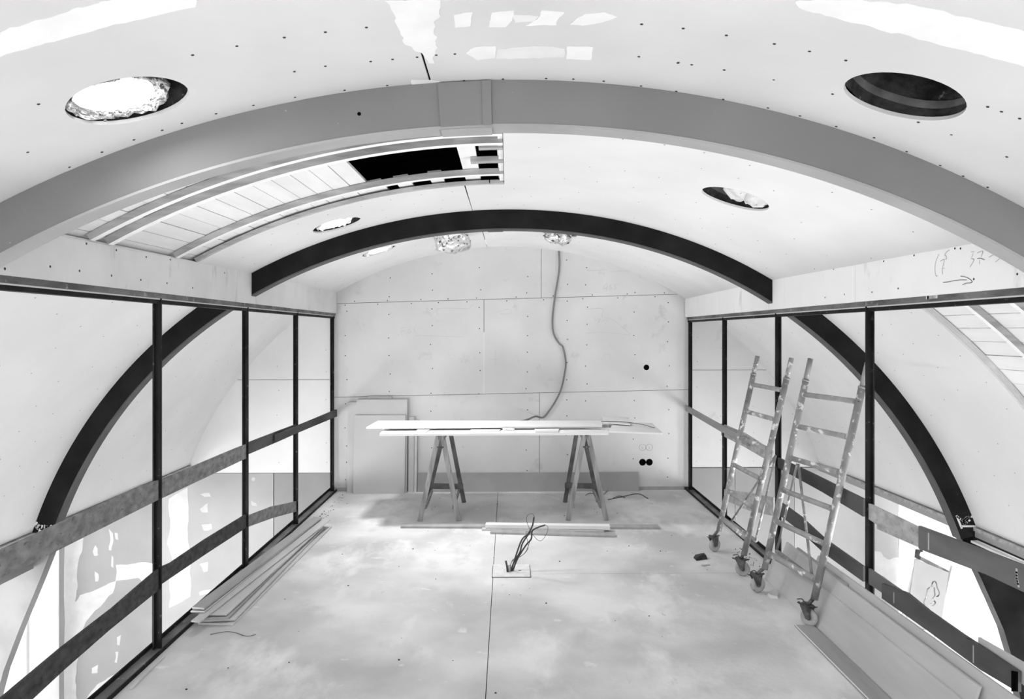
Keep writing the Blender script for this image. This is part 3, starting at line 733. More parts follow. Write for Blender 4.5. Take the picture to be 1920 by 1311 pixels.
gb_('dark guard board at knee height behind the near tower frame', 'R', [(1461, 940), (1500, 968), (1545, 1010), (1618, 1062)], [(1461, 966), (1500, 996), (1545, 1038), (1618, 1091)], M['board_dark'])
gb_('grey board at knee height just right of the near right post', 'R', [(1626, 1064), (1738, 1142)], [(1626, 1093), (1738, 1170)], M['board_mid'])
gb_('stained dark board at knee height along the nearest right bay, black patch at its end', 'R', [(1908, 1259), (1847, 1218), (1804, 1190), (1740, 1145), (1700, 1112), (1653, 1094)], [(1908, 1298), (1837, 1256), (1742, 1185), (1653, 1122)], M['board_dark'], dx=-.014, th=.014)
o = gb_('dirty light strip lying along the top of the lowest right board', 'R', [(1925, 1247), (1834, 1195)], [(1925, 1290), (1834, 1215)], M['strip_light'], dx=.004, th=.01, name='timber_strip')
def streak(parent_label, X, uvs, w, m):
    o = next(k for k in bpy.data.objects if k.get('label') == parent_label)
    for uv in uvs:
        bm = bmesh.new(); stroke(bm, [on_x(u, v, X) for u, v in uv], w, (-1, 0, 0), 3); from_bm('paint_drip', bm, m, o)
streak('wide grey guard board at waist height running out of frame on the right', XR-.0026, [[(1906, 1068), (1907, 1085), (1910, 1100)], [(1741, 1001), (1741, 1030)]], .009, M['strip_light'])
streak('stained dark board at knee height along the nearest right bay, black patch at its end', XR-.0026, [[(1676, 1112), (1676, 1130)], [(1825, 1212), (1825, 1242)]], .007, M['strip_grey'])
p = [on_x(u, v, XR-.003) for u, v in ((1899, 1258), (1909, 1260), (1909, 1297), (1899, 1297))]
tag(prism('rubber_pad', p, (-.006, 0, 0), M['black']), 'small black rubber pad stuck on the end of the stained low board', 'pad')

# ---------------------------------------------------------------- round ceiling openings and ducts
def local(t, y): # point, outward normal, along-arc
    p = vp(t, y); n = Vector((math.sin(R(t)), 0, math.cos(R(t)))); a = Vector((math.cos(R(t)), 0, -math.sin(R(t)))); return p, n, a
def lining(t, y, ra, ry, depth, m, parent, name='opening_lining', off=.0125, seg=36, closed=True, mcap=None, wob=0.0):
    p, n, a = local(t, y); b = Vector((0, 1, 0)); bm = bmesh.new(); rings = []
    steps = 6
    for i in range(steps+1):
        h = off + (depth-off)*i/steps; ring = []
        for k in range(seg):
            an = 2*math.pi*k/seg; w = 1 + wob*noise.noise(Vector((math.cos(an)*2, math.sin(an)*2, h*14+t)))
            ring.append(bm.verts.new(p + n*h + a*(ra*w*math.cos(an)) + b*(ry*w*math.sin(an))))
        rings.append(ring)
    for r0, r1 in zip(rings, rings[1:]):
        for k in range(seg): bm.faces.new((r0[k], r0[(k+1) % seg], r1[(k+1) % seg], r1[k]))
    if closed: bm.faces.new(rings[-1])
    o = from_bm(name, bm, m, parent, True); return o
def flex_duct(t, y, r, h0, h1, m, parent, tilt=(0, 0), seg=40, rings=26, amp=.05, cx_=0, cy_=0, name='foil_hose', rag=.0, cap=False, crush=(1, 1)):
    p, n, a = local(t, y); b = Vector((0, 1, 0)); bm = bmesh.new(); RR = []
    for i in range(rings+1):
        f = i/rings; h = h0 + (h1-h0)*f; ring = []
        for k in range(seg):
            an = 2*math.pi*k/seg
            rr = r*(1 + amp*.5*(1 if i % 2 else -1) + amp*2.2*noise.noise(Vector((math.cos(an)*3, math.sin(an)*3, f*9+t))))
            hh = h + (rag*noise.noise(Vector((math.cos(an)*4, math.sin(an)*4, t))) * (1-f))
            ring.append(bm.verts.new(p + n*hh + a*(cx_+tilt[0]*f + rr*crush[0]*math.cos(an)) + b*(cy_+tilt[1]*f + rr*crush[1]*math.sin(an))))
        RR.append(ring)
    for r0, r1 in zip(RR, RR[1:]):
        for k in range(seg): bm.faces.new((r0[k], r0[(k+1) % seg], r1[(k+1) % seg], r1[k]))
    if cap:
        c = bm.verts.new(sum((v.co for v in RR[0]), Vector())/seg - n*.03)
        mid = [bm.verts.new(v.co.lerp(c.co, .45) + n*(-.012 + .02*noise.noise(v.co*22))) for v in RR[0]]
        for k in range(seg):
            bm.faces.new((RR[0][k], mid[k], mid[(k+1) % seg], RR[0][(k+1) % seg])); bm.faces.new((mid[k], c, mid[(k+1) % seg]))
    return from_bm(name, bm, m, parent, True)
def duct_light(t, y, h, r, power, tilt=(0, 0), spread=110):
    p, n, a = local(t, y); l = bpy.data.lights.new('duct_daylight', 'AREA'); l.shape = 'DISK'; l.size = 2*r; l.energy = power; l.spread = R(spread)
    o = bpy.data.objects.new('duct_daylight', l); COL.objects.link(o); o.location = p + n*h + a*tilt[0] + Vector((0, tilt[1], 0))
    o.rotation_euler = (-n).to_track_quat('-Z', 'Y').to_euler(); return o
m = bpy.data.materials.new('daylit_diffuser'); m.use_nodes = True; b_ = m.node_tree.nodes['Principled BSDF']
b_.inputs['Base Color'].default_value = (.9, .9, .9, 1); b_.inputs['Emission Color'].default_value = (1, 1, 1, 1); b_.inputs['Emission Strength'].default_value = 1.6
M['glow'] = m
def diffuser(t, y, h, ra, ry, parent, cx_=0, cy_=0):
    p, n, a = local(t, y); b = Vector((0, 1, 0)); bm = bmesh.new(); rings = []
    for i, f in enumerate((1, .8, .55, .3)):
        rings.append([bm.verts.new(p + n*(h + .03*(f*f) + .010*noise.noise(Vector((math.cos(k*.2618)*2*f, math.sin(k*.2618)*2*f, t)))) + a*(cx_+ra*f*math.cos(k*.2618)*(1+.12*noise.noise(Vector((k*.5, t, 0))))) + b*(cy_+ry*f*math.sin(k*.2618)*(1+.12*noise.noise(Vector((k*.5, t, 4)))))) for k in range(24)])
    c = bm.verts.new(p + n*h + a*cx_ + b*cy_)
    for r0, r1 in zip(rings, rings[1:]):
        for k in range(24): bm.faces.new((r0[k], r0[(k+1) % 24], r1[(k+1) % 24], r1[k]))
    for k in range(24): bm.faces.new((rings[-1][k], rings[-1][(k+1) % 24], c))
    return from_bm('diffuser', bm, M['glow'], parent, True)
dA = thing('light_duct', 'bright glowing foil duct in the round hole at the upper left of the ceiling', 'duct')
lining(-19.9, 2.105, .185, .165, .36, M['duct_dark'], dA)
flex_duct(-19.9, 2.105, .128, .012, .33, M['foil'], dA, cx_=-.024, cy_=.004, crush=(1.08, 1), rag=.02)
diffuser(-19.9, 2.105, .002, .104, .112, dA, -.03, .0)
duct_light(-19.9, 2.105, .010, .108, 4, (-.03, .0), 160)
dB = thing('light_duct', 'dark empty round ceiling hole lined with dark insulation, upper right', 'duct')
lining(20.56, 2.055, .176, .146, .30, M['duct_dark'], dB, wob=.05)
lining(20.56, 2.055, .172, .142, .070, M['duct_lip'], dB, 'insulation_ring', off=.045, closed=False, wob=.03)
dC = thing('light_duct', 'round ceiling hole with a white bag in it, left, before the charcoal arch', 'duct')
lining(-19.8, 4.67, .170, .176, .30, M['duct_dark'], dC)
flex_duct(-19.8, 4.67, .120, .012, .25, M['foil_white'], dC, rag=.03, cx_=-.01)
diffuser(-19.8, 4.67, -.006, .108, .115, dC, -.01)
dD = thing('light_duct', 'round ceiling hole with crumpled pale foil, right, before the charcoal arch', 'duct')
lining(20.8, 3.645, .184, .176, .30, M['duct_dark'], dD); lining(20.8, 3.645, .180, .172, .08, M['duct_lip'], dD, 'insulation_ring', off=.05, closed=False, wob=.03)
flex_duct(20.8, 3.645, .115, .03, .26, M['foil_white'], dD, rag=.05, cap=True, cx_=.04, cy_=-.03, amp=.09)
dE = thing('light_duct', 'small bright round ceiling hole left, behind the charcoal arch', 'duct')
lining(-19.9, 6.27, .165, .165, .30, M['duct_dark'], dE); flex_duct(-19.9, 6.27, .135, .0, .25, M['foil_white'], dE, rag=.03, amp=.07)
duct_light(-19.9, 6.27, -.024, .115, 13, spread=95)
duct_light(-19.8, 4.67, -.020, .10, 6)
diffuser(-19.9, 6.27, -.012, .12, .115, dE)
dF = thing('light_duct', 'crumpled foil hose bulging from the ceiling left of the ridge, behind the charcoal arch', 'duct')
lining(-8.6, 6.22, .165, .150, .30, M['duct_dark'], dF); flex_duct(-8.6, 6.22, .146, -.125, .22, M['foil'], dF, rag=.04, cap=True, amp=.07, tilt=(.0, .0))
dG = thing('light_duct', 'small torn foil hose hanging from the ceiling right of the ridge, behind the charcoal arch', 'duct')
lining(8.0, 6.22, .160, .140, .30, M['duct_dark'], dG); flex_duct(8.0, 6.22, .112, -.05, .22, M['foil'], dG, rag=.05, cap=True, amp=.09, cx_=-.015)

# ---------------------------------------------------------------- cables
pts = [on_y(u, v, WY-.022) for u, v in [(1048, 468), (1049, 500), (1045, 530), (1040, 560), (1036, 598), (1038, 625), (1048, 643), (1056, 652), (1061, 680), (1058, 705), (1052, 730), (1043, 750), (1030, 770), (1018, 783), (1004, 791)]]
pts = [pts[0]+Vector((0, .01, .015))] + pts[:-1] + [Vector((.29, WY-.12, .79)), Vector((.2, 7.1, .80)), Vector((.12, 6.98, .793))]
tag(tube('power_cable', smooth_path(pts, 6), .0095, M['cable_grey'], None, 8), 'long grey cable hanging in a curve down the back wall', 'cable')
plate = thing('floor_outlet_plate', 'white square plate set in the floor with black cables rising from it', 'plate')
box('joint_gap', (-.1075, .1585, 4.857, 5.113, .0003, .0012), M['debris'], plate)
bm = bmesh.new(); add_box(bm, -.103, .154, 4.862, 5.108, .0005, .012); bmesh.ops.bevel(bm, geom=bm.edges[:], offset=.003, segments=1, affect='EDGES')
from_bm('plate', bm, mat('chalky_plate', .66, .76, 30, .8, extra=[(45, .66, .05, .3)]), plate)
def PC(*uv): return smooth_path([on_y(u, v, 4.97) for u, v in uv], 6)
for i, (uv, r, nm) in enumerate([([(958, 1071), (966, 1045), (978, 1012), (990, 1000), (998, 985), (1001, 969)], .0055, 'thick_cable'),
                  ([(961, 1071), (970, 1048), (986, 1022), (996, 1010), (998, 995), (1010, 988), (1022, 984)], .0055, 'thick_cable'),
                  ([(957, 1070), (965, 1052), (975, 1035), (980, 1018), (995, 996)], .0055, 'thick_cable'),
                  ([(1002, 970), (998, 964), (990, 966), (987, 975), (992, 990), (1000, 1004), (1010, 1014), (1018, 1012), (1026, 998), (1027, 988), (1022, 984)], .0016, 'thin_wire'),
                  ([(957, 1062), (962, 1050), (975, 1045), (986, 1035), (994, 1015), (998, 1000)], .0018, 'thin_wire'),
                  ([(955, 1066), (962, 1052), (978, 1044), (990, 1030), (988, 1010), (987, 998), (994, 1003)], .0016, 'thin_wire')]):
    P = PC(*uv); P = [q + Vector((0, (i-2.5)*.006, 0)) for q in P]; P[0].z = .012 if i != 3 else P[0].z
    tube(nm, P, r, M['cable'], plate, 8)
q0 = on_y(955, 1071, 4.95); q1 = on_y(950, 1046, 4.95)
tube('cut_conduit', [(q0.x, 4.95, .012), (q0.x-.004, 4.95, .055)], .010, M['rubber'], plate, 10); tube('cable_stub', [(q0.x-.012, 4.94, .012), (q0.x-.016, 4.94, .05), (q0.x-.024, 4.94, .088)], .0065, M['cable'], plate, 8)
for x, w in ((.075, .018), (-.01, .014)): box('slot', (x, x+w, 4.965, 4.977, .0118, .0126), M['black'], plate)

# ---------------------------------------------------------------- sawhorses and the board table on them
def sawhorse(label, fx0, fx1, bx0, bx1, ax, bxx):
    h = thing('sawhorse', label, 'trestle', 'sawhorses under the board table')
    yf, yb = 6.33, 7.02; zt = .752
    for x, apx in ((fx0, ax-.018), (fx1, ax+.018)):
        bar('leg', (x, yf, .0), (apx, yf-.01, zt), .022, .042, M['wood_light' if False else 'wood'], h, up=(1, 0, 0), bevel=.002)
    for x, apx in ((bx0, bxx-.018), (bx1, bxx+.018)):
        bar('leg', (x, yb, .0), (apx, yb-.03, zt), .022, .040, M['wood_dark'], h, up=(1, 0, 0), bevel=.002)
    bar('top_rail', (ax-.026, yf-.035, zt-.011), (bxx-.026, yb+.02, zt-.011), .022, .05, M['wood'], h, bevel=.002)
    bar('top_rail', (ax+.026, yf-.035, zt-.011), (bxx+.026, yb+.02, zt-.011), .022, .05, M['wood'], h, bevel=.002)
    z = .17; f = z/zt
    xa, xb = bx0+(bxx-bx0)*f, bx1+(bxx-bx1)*f
    bar('cross_bar', (xa-.035, yb-.026, z), (xb+.03, yb-.026, z-.008), .020, .052, M['wood_dark'], h, bevel=.002)
    for s_, (f0, b0) in ((-1, (fx0, bx0)), (1, (fx1, bx1))):
        x0 = f0+(ax-f0)*.16; x1 = b0+(bxx-b0)*.16
        bar('side_rail', (x0-s_*.022, yf+.01, .12), (x1-s_*.022, yb-.02, .12), .018, .03, M['wood'], h)
    tube('hinge', [(ax-.03, yf-.02, zt-.10), (ax+.03, yf-.02, zt-.10)], .006, M['caster_metal'], h, 8)
    return h
sawhorse('left wooden sawhorse carrying the board table, its front legs spread', -.771, -.431, -.788, -.425, -.590, -.585)
sawhorse('right wooden sawhorse carrying the board table, pale front legs', .532, .870, .559, .885, .690, .700)
def slab(name, pts, z, th, m, label=None, cat=None, group=None, parent=None, bevel=.0015):
    o = prism(name, [(p[0], p[1], z) for p in pts], (0, 0, th), m, parent, bevel)
    if label: tag(o, label, cat, group)
    return o
slab('table_board', [(-1.10, 6.20), (.874, 6.225), (.905, 6.50), (-1.115, 6.54)], .767, .020, M['white_board'], 'lower long white board lying on both sawhorses, front edge nearest the viewer', 'board')
slab('table_board', [(-1.14, 6.60), (1.0, 6.60), (1.02, 7.05), (-1.12, 7.05)], .767, .014, M['white_board'], 'wide white board at the back of the table, mostly hidden by the top one', 'board')
for i, (x0, x1) in enumerate(((-.80, -.71), (.24, .44))):
    slab('spacer_block', [(x0, 6.25), (x1-.0, 6.25), (x1+.03, 6.50), (x0, 6.50)], .788, .010, M['white_board'], ('small white offcut on the lower board near the left sawhorse', 'white offcut on the lower board left of the right sawhorse')[i], 'offcut')
slab('spacer_block', [(-.33, 6.36), (-.07, 6.33), (-.06, 6.49), (-.32, 6.49)], .788, .008, M['white_board'], 'white offcut at the middle of the table, beside the clamp', 'offcut')
slab('table_board', [(-1.251, 6.37), (.845, 6.44), (.901, 6.83), (-1.234, 6.87)], .806, .014, M['white_board'], 'long white board on top of the table, pointed at its left end', 'board')
slab('table_board', [(.88, 6.60), (.935, 7.08), (1.186, 7.0), (1.10, 6.45)], .822, .010, M['white_board'], 'square white offcut, topmost at the right end of the table', 'board')
slab('table_board', [(.86, 6.14), (1.30, 6.01), (1.345, 6.69), (1.00, 6.75)], .800, .014, M['white_board'], 'white board fanning out over the right end of the table', 'board')
bm = bmesh.new(); add_box(bm, -.045, .06, 6.36, 6.38, .795, .812); add_tube(bm, [(.0, 6.37, .80), (.05, 6.36, .806)], .008, 8)
tag(from_bm('clamp', bm, M['foil']), 'small metal clamp holding boards at the front middle of the table', 'clamp')
tag(tube('thin_rod', smooth_path([(.86, 6.62, .838), (1.05, 6.58, .838), (1.2, 6.42, .835), (1.29, 6.30, .818)], 4), .003, M['cable'], None, 6), 'thin dark rod lying across the right end of the table', 'rod')

# ---------------------------------------------------------------- things along the back wall
def leaner(label, x0, x1, z1, yb, yt, m, th=.0125, name='plasterboard_sheet', shape=None, cat='board'):
    pts = [(x0, yb, .0), (x1, yb, .0), (x1, yt, z1), (x0, yt, z1)]
    if shape: pts = [(x0, yb, 0), (x1, yb, 0), (x1+shape, yt, z1), (x0+shape, yt, z1)]
    o = prism(name, pts, (0, -th, 0), m, None, .001); tag(o, label, cat); return o
leaner('narrow grey sheet behind the leaning stack, left edge against the back wall', -1.665, -1.55, .93, 7.50, 7.55, M['sheet'])
leaner('tallest narrow offcut at the back of the stack left of the table', -1.46, -1.21, .992, 7.505, 7.552, M['strip_grey'])
leaner('wide grey plasterboard sheet, second in the stack left of the table', -1.575, -1.045, .960, 7.475, 7.535, M['sheet'])
leaner('front plasterboard sheet of the stack left of the table, lower than the rest', -1.59, -1.06, .800, 7.43, 7.51, M['sheet'])
leaner('narrow upright strip right of the plasterboard stack', -1.03, -.975, .775, 7.49, 7.545, M['sheet'])
leaner('narrow upright strip between the stack and the long low strip', -.972, -.945, .74, 7.50, 7.548, M['strip_light'])
leaner('long low grey board standing on edge along the foot of the back wall', -.94, 1.372, .190, 7.51, 7.545, M['drywall_dark'])
# timbers on the floor before the table
def lath(label, p0, p1, w, h, m, z=0, name='timber_lath', up=(0, 0, 1)):
    o = bar(name, (p0[0], p0[1], z+h/2+.0008), (p1[0], p1[1], z+h/2+.0008), w, h, m, None, up, .0015); return tag(o, label, 'timber')
lath('longest grey lath lying across the floor in front of the sawhorses', (-.905, 6.15), (1.28, 6.08), .09, .018, M['strip_grey'])
lath('thick pale timber lying on the floor before the table, left end squared', (-.185, 6.055), (.850, 5.985), .07, .032, M['white_board'], z=.019)
lath('thin strip under the thick pale timber, its left end sticking out', (-.215, 6.035), (.80, 5.975), .05, .017, M['strip_light'])
lath('nearest grey lath of the bundle on the floor before the table', (-.140, 5.955), (.875, 5.835), .075, .016, M['strip_grey'])
# cable ends and rubbish
def wires(name, label, paths, r, m, z=.004, cat='cable'):
    bm = bmesh.new()
    for uv in paths:
        P = [on_z(u, v, z) for u, v in uv]; add_tube(bm, smooth_path(P, 4), r, 6)
    return tag(from_bm(name, bm, m, None, True), label, cat)
wires('cable_offcut', 'bent black cable offcut on the floor right of the right sawhorse', [[(1140, 937), (1165, 932), (1196, 926), (1215, 935)]], .004, M['cable'])
wires('cable_offcut', 'thin dark wire scrap on the floor under the right sawhorse', [[(1098, 929), (1106, 925), (1120, 927)]], .003, M['cable'])
wires('wire_scrap', 'short dark wire scrap on the floor just right of the right sawhorse', [[(1150, 934), (1162, 930), (1172, 934)]], .003, M['cable'])
wires('paper_strip', 'longer pale paper strip beside the right sawhorse rear foot', [[(1124, 935), (1139, 920)]], .006, M['paper'], z=.006, cat='paper')
wires('paper_strip', 'shorter pale paper strip left of the longer one by the right sawhorse', [[(1119, 931), (1127, 921)]], .005, M['paper'], z=.005, cat='paper')
wires('wire_scrap', 'fine wavy wire on the floor before the left board pile', [[(394, 1190), (420, 1185), (440, 1186), (462, 1193), (480, 1190)]], .0016, M['cable'])
p0, p1 = on_z(246, 1291, .006), on_z(307, 1231, .006)
tag(bar('thin_batten', p0, p1, .012, .008, M['wood_light']), 'thin pale stick on the floor beside the left sill', 'stick')
def chip(name, label, uv, m, h, cat='debris'):
    base = [on_z(u, v, 0.0005) for u, v in uv]; c = sum(base, Vector())/len(base); bm = bmesh.new()
    lo = [bm.verts.new(p) for p in base]; mid = [bm.verts.new(p.lerp(c, .25)+Vector((0, 0, h*(.6+.8*random.random())))) for p in base]; top = bm.verts.new(c+Vector((0, 0, h*.9)))
    n = len(base); bm.faces.new(lo[::-1])
    for k in range(n): bm.faces.new((lo[k], lo[(k+1) % n], mid[(k+1) % n], mid[k])); bm.faces.new((mid[k], mid[(k+1) % n], top))
    return tag(from_bm(name, bm, m), label, cat)
chip('plastic_scrap', 'black torn plastic scrap on the floor left of the tower frames', [(1306, 1052), (1300, 1046), (1310, 1044), (1322, 1044), (1327, 1049), (1318, 1050)], M['debris'], .028)
chip('paper_scrap', 'small pale splinter below the black plastic scrap', [(1314, 1061), (1316, 1060), (1333, 1060), (1319, 1063)], M['paper'], .006)
chip('plaster_chunk', 'pale broken plaster piece on the floor between the near castors', [(1438, 1116), (1448, 1108), (1463, 1115), (1460, 1124), (1444, 1122)], M['filler_dim'], .012)
bm = bmesh.new()
for _ in range(60):
    x, y = random.uniform(-1.7, 1.5), random.uniform(2.8, 7.3); s_ = random.uniform(.002, .006)
    if -.2 < x < .25 and 4.8 < y < 5.2: continue
    add_box(bm, x, x+s_*1.6, y, y+s_, .0003, .0003+s_*.7)
for _ in range(40):
    y = random.uniform(6.3, 7.4); x = -1.70+random.uniform(0, .08); s_ = random.uniform(.002, .007); add_box(bm, x, x+s_, y, y+s_*1.8, .0003, .0003+s_*.8)
for _ in range(40):
    y = random.uniform(4.95, 5.5); x = 1.76+random.uniform(-.04, .05); s_ = random.uniform(.002, .006); add_box(bm, x, x+s_, y, y+s_*1.8, .0003, .0003+s_*.8)
cr = tag(from_bm('floor_crumbs', bm, M['debris']), 'scattered dark crumbs and dust on the gallery floor', 'debris'); cr['kind'] = 'stuff'

# ---------------------------------------------------------------- fanned pile of long strips by the left frame
def strip(label, n0, n1, f1, f0, z0, zf, th, m):
    """near-left, near-right, far-right, far-left corners, measured on the level z"""
    P = [on_z(*n0, z0+th), on_z(*n1, z0+th), on_z(*f1, zf+th), on_z(*f0, zf+th)]
    o = prism('board_strip', P, (0, 0, -th), m, None, .0008); return tag(o, label, 'board', 'board strips fanned beside the left frame')
strip('lowest strip of the left pile, its squared near end furthest right', (371, 1168), (437, 1170), (622, 987), (600, 987), .001, .001, .012, M['strip_light'])
strip('second strip of the left pile, just above the lowest', (375, 1163), (441, 1160), (606, 990), (590, 990), .019, .018, .012, M['strip_light'])
strip('dark-ended strip in the middle of the left pile', (365, 1160), (428, 1158), (604, 985), (588, 985), .036, .035, .011, M['strip_grey'])
strip('upper middle strip of the left pile with a pale squared end', (372, 1151), (425, 1151), (606, 986), (585, 986), .053, .052, .011, M['strip_light'])
strip('narrow strip crossing over the left pile towards the sill', (358, 1164), (374, 1166), (620, 974), (604, 972), .068, .070, .008, M['strip_light'])
strip('short strip sticking out over the sill under the top one', (357, 1146), (384, 1146), (580, 990), (566, 990), .080, .078, .008, M['strip_light'])
strip('topmost wide grey strip of the left pile, leaning towards the frame', (360, 1138), (383, 1140), (604, 970), (588, 969), .096, .088, .011, M['strip_grey'])

# ---------------------------------------------------------------- long boards leaning along the right frame
def rleaner(label, yn, yf, zt, xb, xt, m, th=.012, tt=None, z0=.001):
    o = prism('leaning_board', [(xb, yn, z0), (xb, yf+.0, z0), (xt, yf-.02, zt), (xt, yn, zt)], (-th, 0, .0), m, None, .0012)
    return tag(o, label, 'board', 'long boards leaning along the right frame')
rleaner('rearmost and highest of the long boards leaning on the right frame', 1.9, 4.34, .306, 1.790, 1.884, M['strip_light'], th=.010)
rleaner('short board tip showing behind the leaning right boards, below the near tower frame', 3.9, 4.60, .280, 1.772, 1.862, M['strip_grey'], th=.010)
rleaner('wide grey board leaning on the right frame, its black-edged near end in view', 2.775, 4.74, .272, 1.758, 1.850, M['strip_light'], th=.012)
rleaner('lowest grey board leaning on the right frame, nearest the floor strip', 1.9, 4.82, .196, 1.740, 1.812, M['strip_light'], th=.011)
o = slab('floor_board', [(1.618, 1.9), (1.722, 1.9), (1.722, 4.02), (1.614, 4.03)], .001, .008, M['strip_grey'], 'flat grey board on the floor at the foot of the leaning right boards', 'board')
slab('pale_edge', [(1.6165, 1.9), (1.623, 1.9), (1.619, 4.03), (1.6125, 4.03)], .0095, .0012, M['edge_light'], parent=o, bevel=0)

# ---------------------------------------------------------------- two mobile tower frames leaning on the right frame
def castor(parent, P, yaw, lever):
    """P = contact point; stem goes up to the tube"""
    P = Vector(P); rw = .049; ww = .026
    c, s_ = math.cos(yaw), math.sin(yaw); ax = Vector((s_, -c, 0)); fw = Vector((c, s_, 0))    # axle and rolling direction
    C = P + Vector((0, 0, rw+.001)); wb = bmesh.new()
    prof = [(ww*.5, rw*.30), (ww*.5, rw*.80), (ww*.36, rw*.97), (0, rw), (-ww*.36, rw*.97), (-ww*.5, rw*.80), (-ww*.5, rw*.30)]
    seg = 26; RR = []
    for a_, r_ in prof: RR.append([wb.verts.new(C + ax*a_ + (fw*math.cos(2*math.pi*k/seg) + Vector((0, 0, 1))*math.sin(2*math.pi*k/seg))*r_) for k in range(seg)])
    for i in range(len(RR)):
        A_, B_ = RR[i], RR[(i+1) % len(RR)]
        for k in range(seg): wb.faces.new((A_[k], A_[(k+1) % seg], B_[(k+1) % seg], B_[k]))
    w = from_bm('castor_wheel', wb, M['rubber'], parent, True)
    tube('wheel_hub', [C-ax*(ww*.58), C+ax*(ww*.58)], rw*.30, M['caster_metal'], w, 14)
    fb = bmesh.new(); top = C + Vector((0, 0, rw+.012)) - fw*.012
    for sg in (-1, 1):
        o_ = ax*(sg*(ww*.5+.006)); a0 = C+o_
        pts = [a0 - fw*.012 - Vector((0, 0, .008)), a0 + fw*.010 - Vector((0, 0, .008)), top+o_+fw*.034, top+o_-fw*.034]
        v0 = [fb.verts.new(p) for p in pts]; v1 = [fb.verts.new(p + ax*(sg*.003)) for p in pts]
        fb.faces.new(v0); fb.faces.new(v1[::-1])
        for k in range(4): fb.faces.new((v0[k], v1[k], v1[(k+1) % 4], v0[(k+1) % 4]))
    from_bm('castor_fork', fb, M['caster_metal'], parent)
    pb = bmesh.new(); n = 12
    vs = [pb.verts.new(top + fw*(.045*math.cos(2*math.pi*k/n)+.006) + ax*(.033*math.sin(2*math.pi*k/n)) + Vector((0, 0, .002+.006*math.sin(4*math.pi*k/n)))) for k in range(n)]
    ws = [pb.verts.new(v.co + Vector((0, 0, .004))) for v in vs]; pb.faces.new(vs); pb.faces.new(ws[::-1])
    for k in range(n): pb.faces.new((vs[k], ws[k], ws[(k+1) % n], vs[(k+1) % n]))
    for sg in (-1, 1): add_bar(pb, top+fw*(sg*.03)+Vector((0, 0, -.004)), top+fw*(sg*.056)+Vector((0, 0, .006)), .02, .004)
    from_bm('brake_plate', pb, M['caster_metal'], parent)
    if lever: tube('brake_lever', smooth_path([top+ax*.015+Vector((0, 0, .01)), top+fw*lever*.02+ax*.02+Vector((0, 0, .035)), top+fw*lever*.05+ax*.02+Vector((0, 0, .028))], 4), .003, M['cable'], parent, 6)
    return top
def tower(label, L0, L1, R0_, R1_, castL, castR, yawL, yawR, rz, vb, leverL, leverR):
    t_ = thing('tower_frame', label, 'scaffold frame')
    L0, L1, R0_, R1_ = map(Vector, (L0, L1, R0_, R1_))
    at = lambda a, b, z: a + (b-a)*((z-a.z)/(b.z-a.z))
    for a, b in ((L0, L1), (R0_, R1_)):
        k = a.lerp(b, .895)
        up = tube('upright', [a, k], .0205, M['tube_paint'], t_, 14)
        tube('spigot', [k, b], .0165, M['tube_paint'], up, 12); tube('joint_ring', [k-(b-a).normalized()*.006, k+(b-a).normalized()*.006], .0225, M['tube_paint'], up, 14)
    for i, z in enumerate(rz):
        a, b = at(L0, L1, z), at(R0_, R1_, z); r = tube('rung', [a, b], .0165 if i < len(rz)-1 else .019, M['rung_paint'], t_, 12)
        d = (b-a).normalized()
        for p, q in ((a, a+d*.028), (b-d*.028, b)): tube('weld_collar', [p, q], .0195, M['tube_paint'], r, 12)
    for a, b in vb: tube('brace', [a, b], .0085, M['tube_paint'], t_, 8)
    if len(vb) > 1: tube('back_tube', [vb[0][1], vb[1][1]], .014, M['tube_paint'], t_, 10)
    for P, lo, yw, lv in ((castL, L0, yawL, leverL), (castR, R0_, yawR, leverR)):
        top = castor(t_, P, yw, lv)
        tube('castor_stem', [top+Vector((0, 0, .002)), lo+Vector((0, 0, .01))], .011, M['caster_metal'], t_, 10)
    return t_
RZ = [1.262, 1.06, .86, .655, .457, .252]
tower('paint-splattered tower frame on castors leaning right, the one further from the viewer', (1.597, 5.42, .155), (1.892, 5.42, 1.478), (1.602, 4.858, .145), (1.928, 4.858, 1.482),
      (1.565, 5.42, 0), (1.597, 4.87, 0), R(25), R(-20), RZ, [((1.862, 4.97, .80), (1.69, 5.43, .215)), ((1.862, 4.97, .80), (1.715, 4.95, .215))], 0, -1)
tower('paint-splattered tower frame on castors leaning right, nearest the viewer', (1.632, 4.547, .150), (1.926, 4.547, 1.490), (1.728, 4.03, .150), (2.032, 4.03, 1.483),
      (1.592, 4.56, 0), (1.700, 4.03, 0), R(10), R(-50), RZ, [((1.862, 4.60, .81), (1.745, 4.64, .235)), ((1.862, 4.58, .81), (1.755, 4.12, .235))], -1, -1)

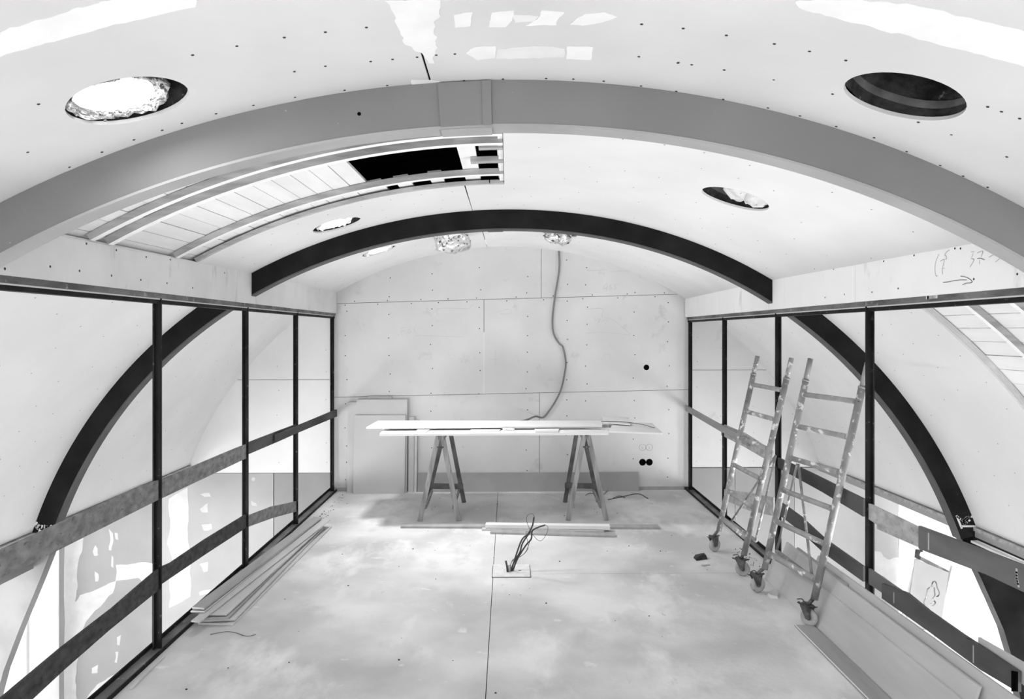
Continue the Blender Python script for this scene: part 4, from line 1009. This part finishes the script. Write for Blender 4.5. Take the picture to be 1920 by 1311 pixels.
# ---------------------------------------------------------------- drawing on an easel and what stands below on the right
EY = 6.0
ez = thing('easel', 'tall pale wooden easel in the lower room holding a sketched board', 'easel')
def E(u, v, dy=0): return on_y(u, v, EY+dy)
a, b = E(1721, 1048), E(1692, 1165); d = (b-a); b2 = a + d*((-2.58-a.z)/d.z)
bar('easel_leg', a, b2, .022, .03, M['wood_light'], ez)
a, b = E(1787, 1062), E(1762, 1170); d = (b-a); b2 = a + d*((-2.58-a.z)/d.z)
bar('easel_leg', a, b2, .022, .03, M['wood_light'], ez)
bar('cross_piece', E(1722, 1045, .03), E(1780, 1075, .03), .02, .03, M['wood'], ez)
bar('easel_tray', E(1695, 1180, -.02), E(1764, 1186, -.02), .03, .03, M['wood_light'], ez)
bd = prism('drawing_board', [E(1716, 1048, -.03), E(1779, 1074, -.03), E(1763, 1180, -.03), E(1698, 1178, -.03)], (0, .012, 0), M['paper'])
tag(bd, 'pale board with a faint loose charcoal sketch, standing on the easel below', 'drawing')
bm = bmesh.new()
for uv in ([(1751, 1090), (1748, 1094), (1747, 1100), (1740, 1104), (1738, 1110), (1737, 1118)], [(1751, 1089), (1756, 1094), (1757, 1102), (1761, 1110), (1760, 1117), (1755, 1119)], [(1752, 1100), (1752, 1108), (1753, 1116), (1748, 1124)], [(1737, 1120), (1732, 1130), (1736, 1138)], [(1744, 1130), (1750, 1136), (1754, 1130), (1750, 1126)]):
    stroke(bm, [E(u, v, -.0305) for u, v in uv], .008, (0, -1, 0))
from_bm('charcoal_sketch', bm, M['pencil_faint'], bd)
sh = prism('handsaw', [E(1718, 1031, -.045), E(1730, 1031, -.045), E(1731, 1035, -.045), E(1726, 1036, -.045), E(1724, 1041, -.045), E(1727, 1045, -.045), E(1725, 1050, -.045), E(1716, 1046, -.045)], (0, .012, 0), M['debris'])
tag(sh, 'dark saw handle sticking up above the sketched board', 'saw')
# slim door leaf and bright reveal in the lower right corner of view
tag(box('door_leaf', (4.2, 4.24, 6.3, 7.2, -2.58, -.55), M['plaster_white']), 'plain white door leaf standing in the lower right corner room', 'door')
# pipe run down the far left corner of the lower storey
tag(tube('wall_pipe', [(-4.60, 7.05, -2.58), (-4.60, 7.05, .1)], .022, M['plaster_white'], None, 12), 'white vertical pipe on the lower left wall, seen under the guard board', 'pipe')

for o in list(bpy.data.objects):
    if o.type == 'EMPTY' and 'category' in o.keys(): recentre(o)
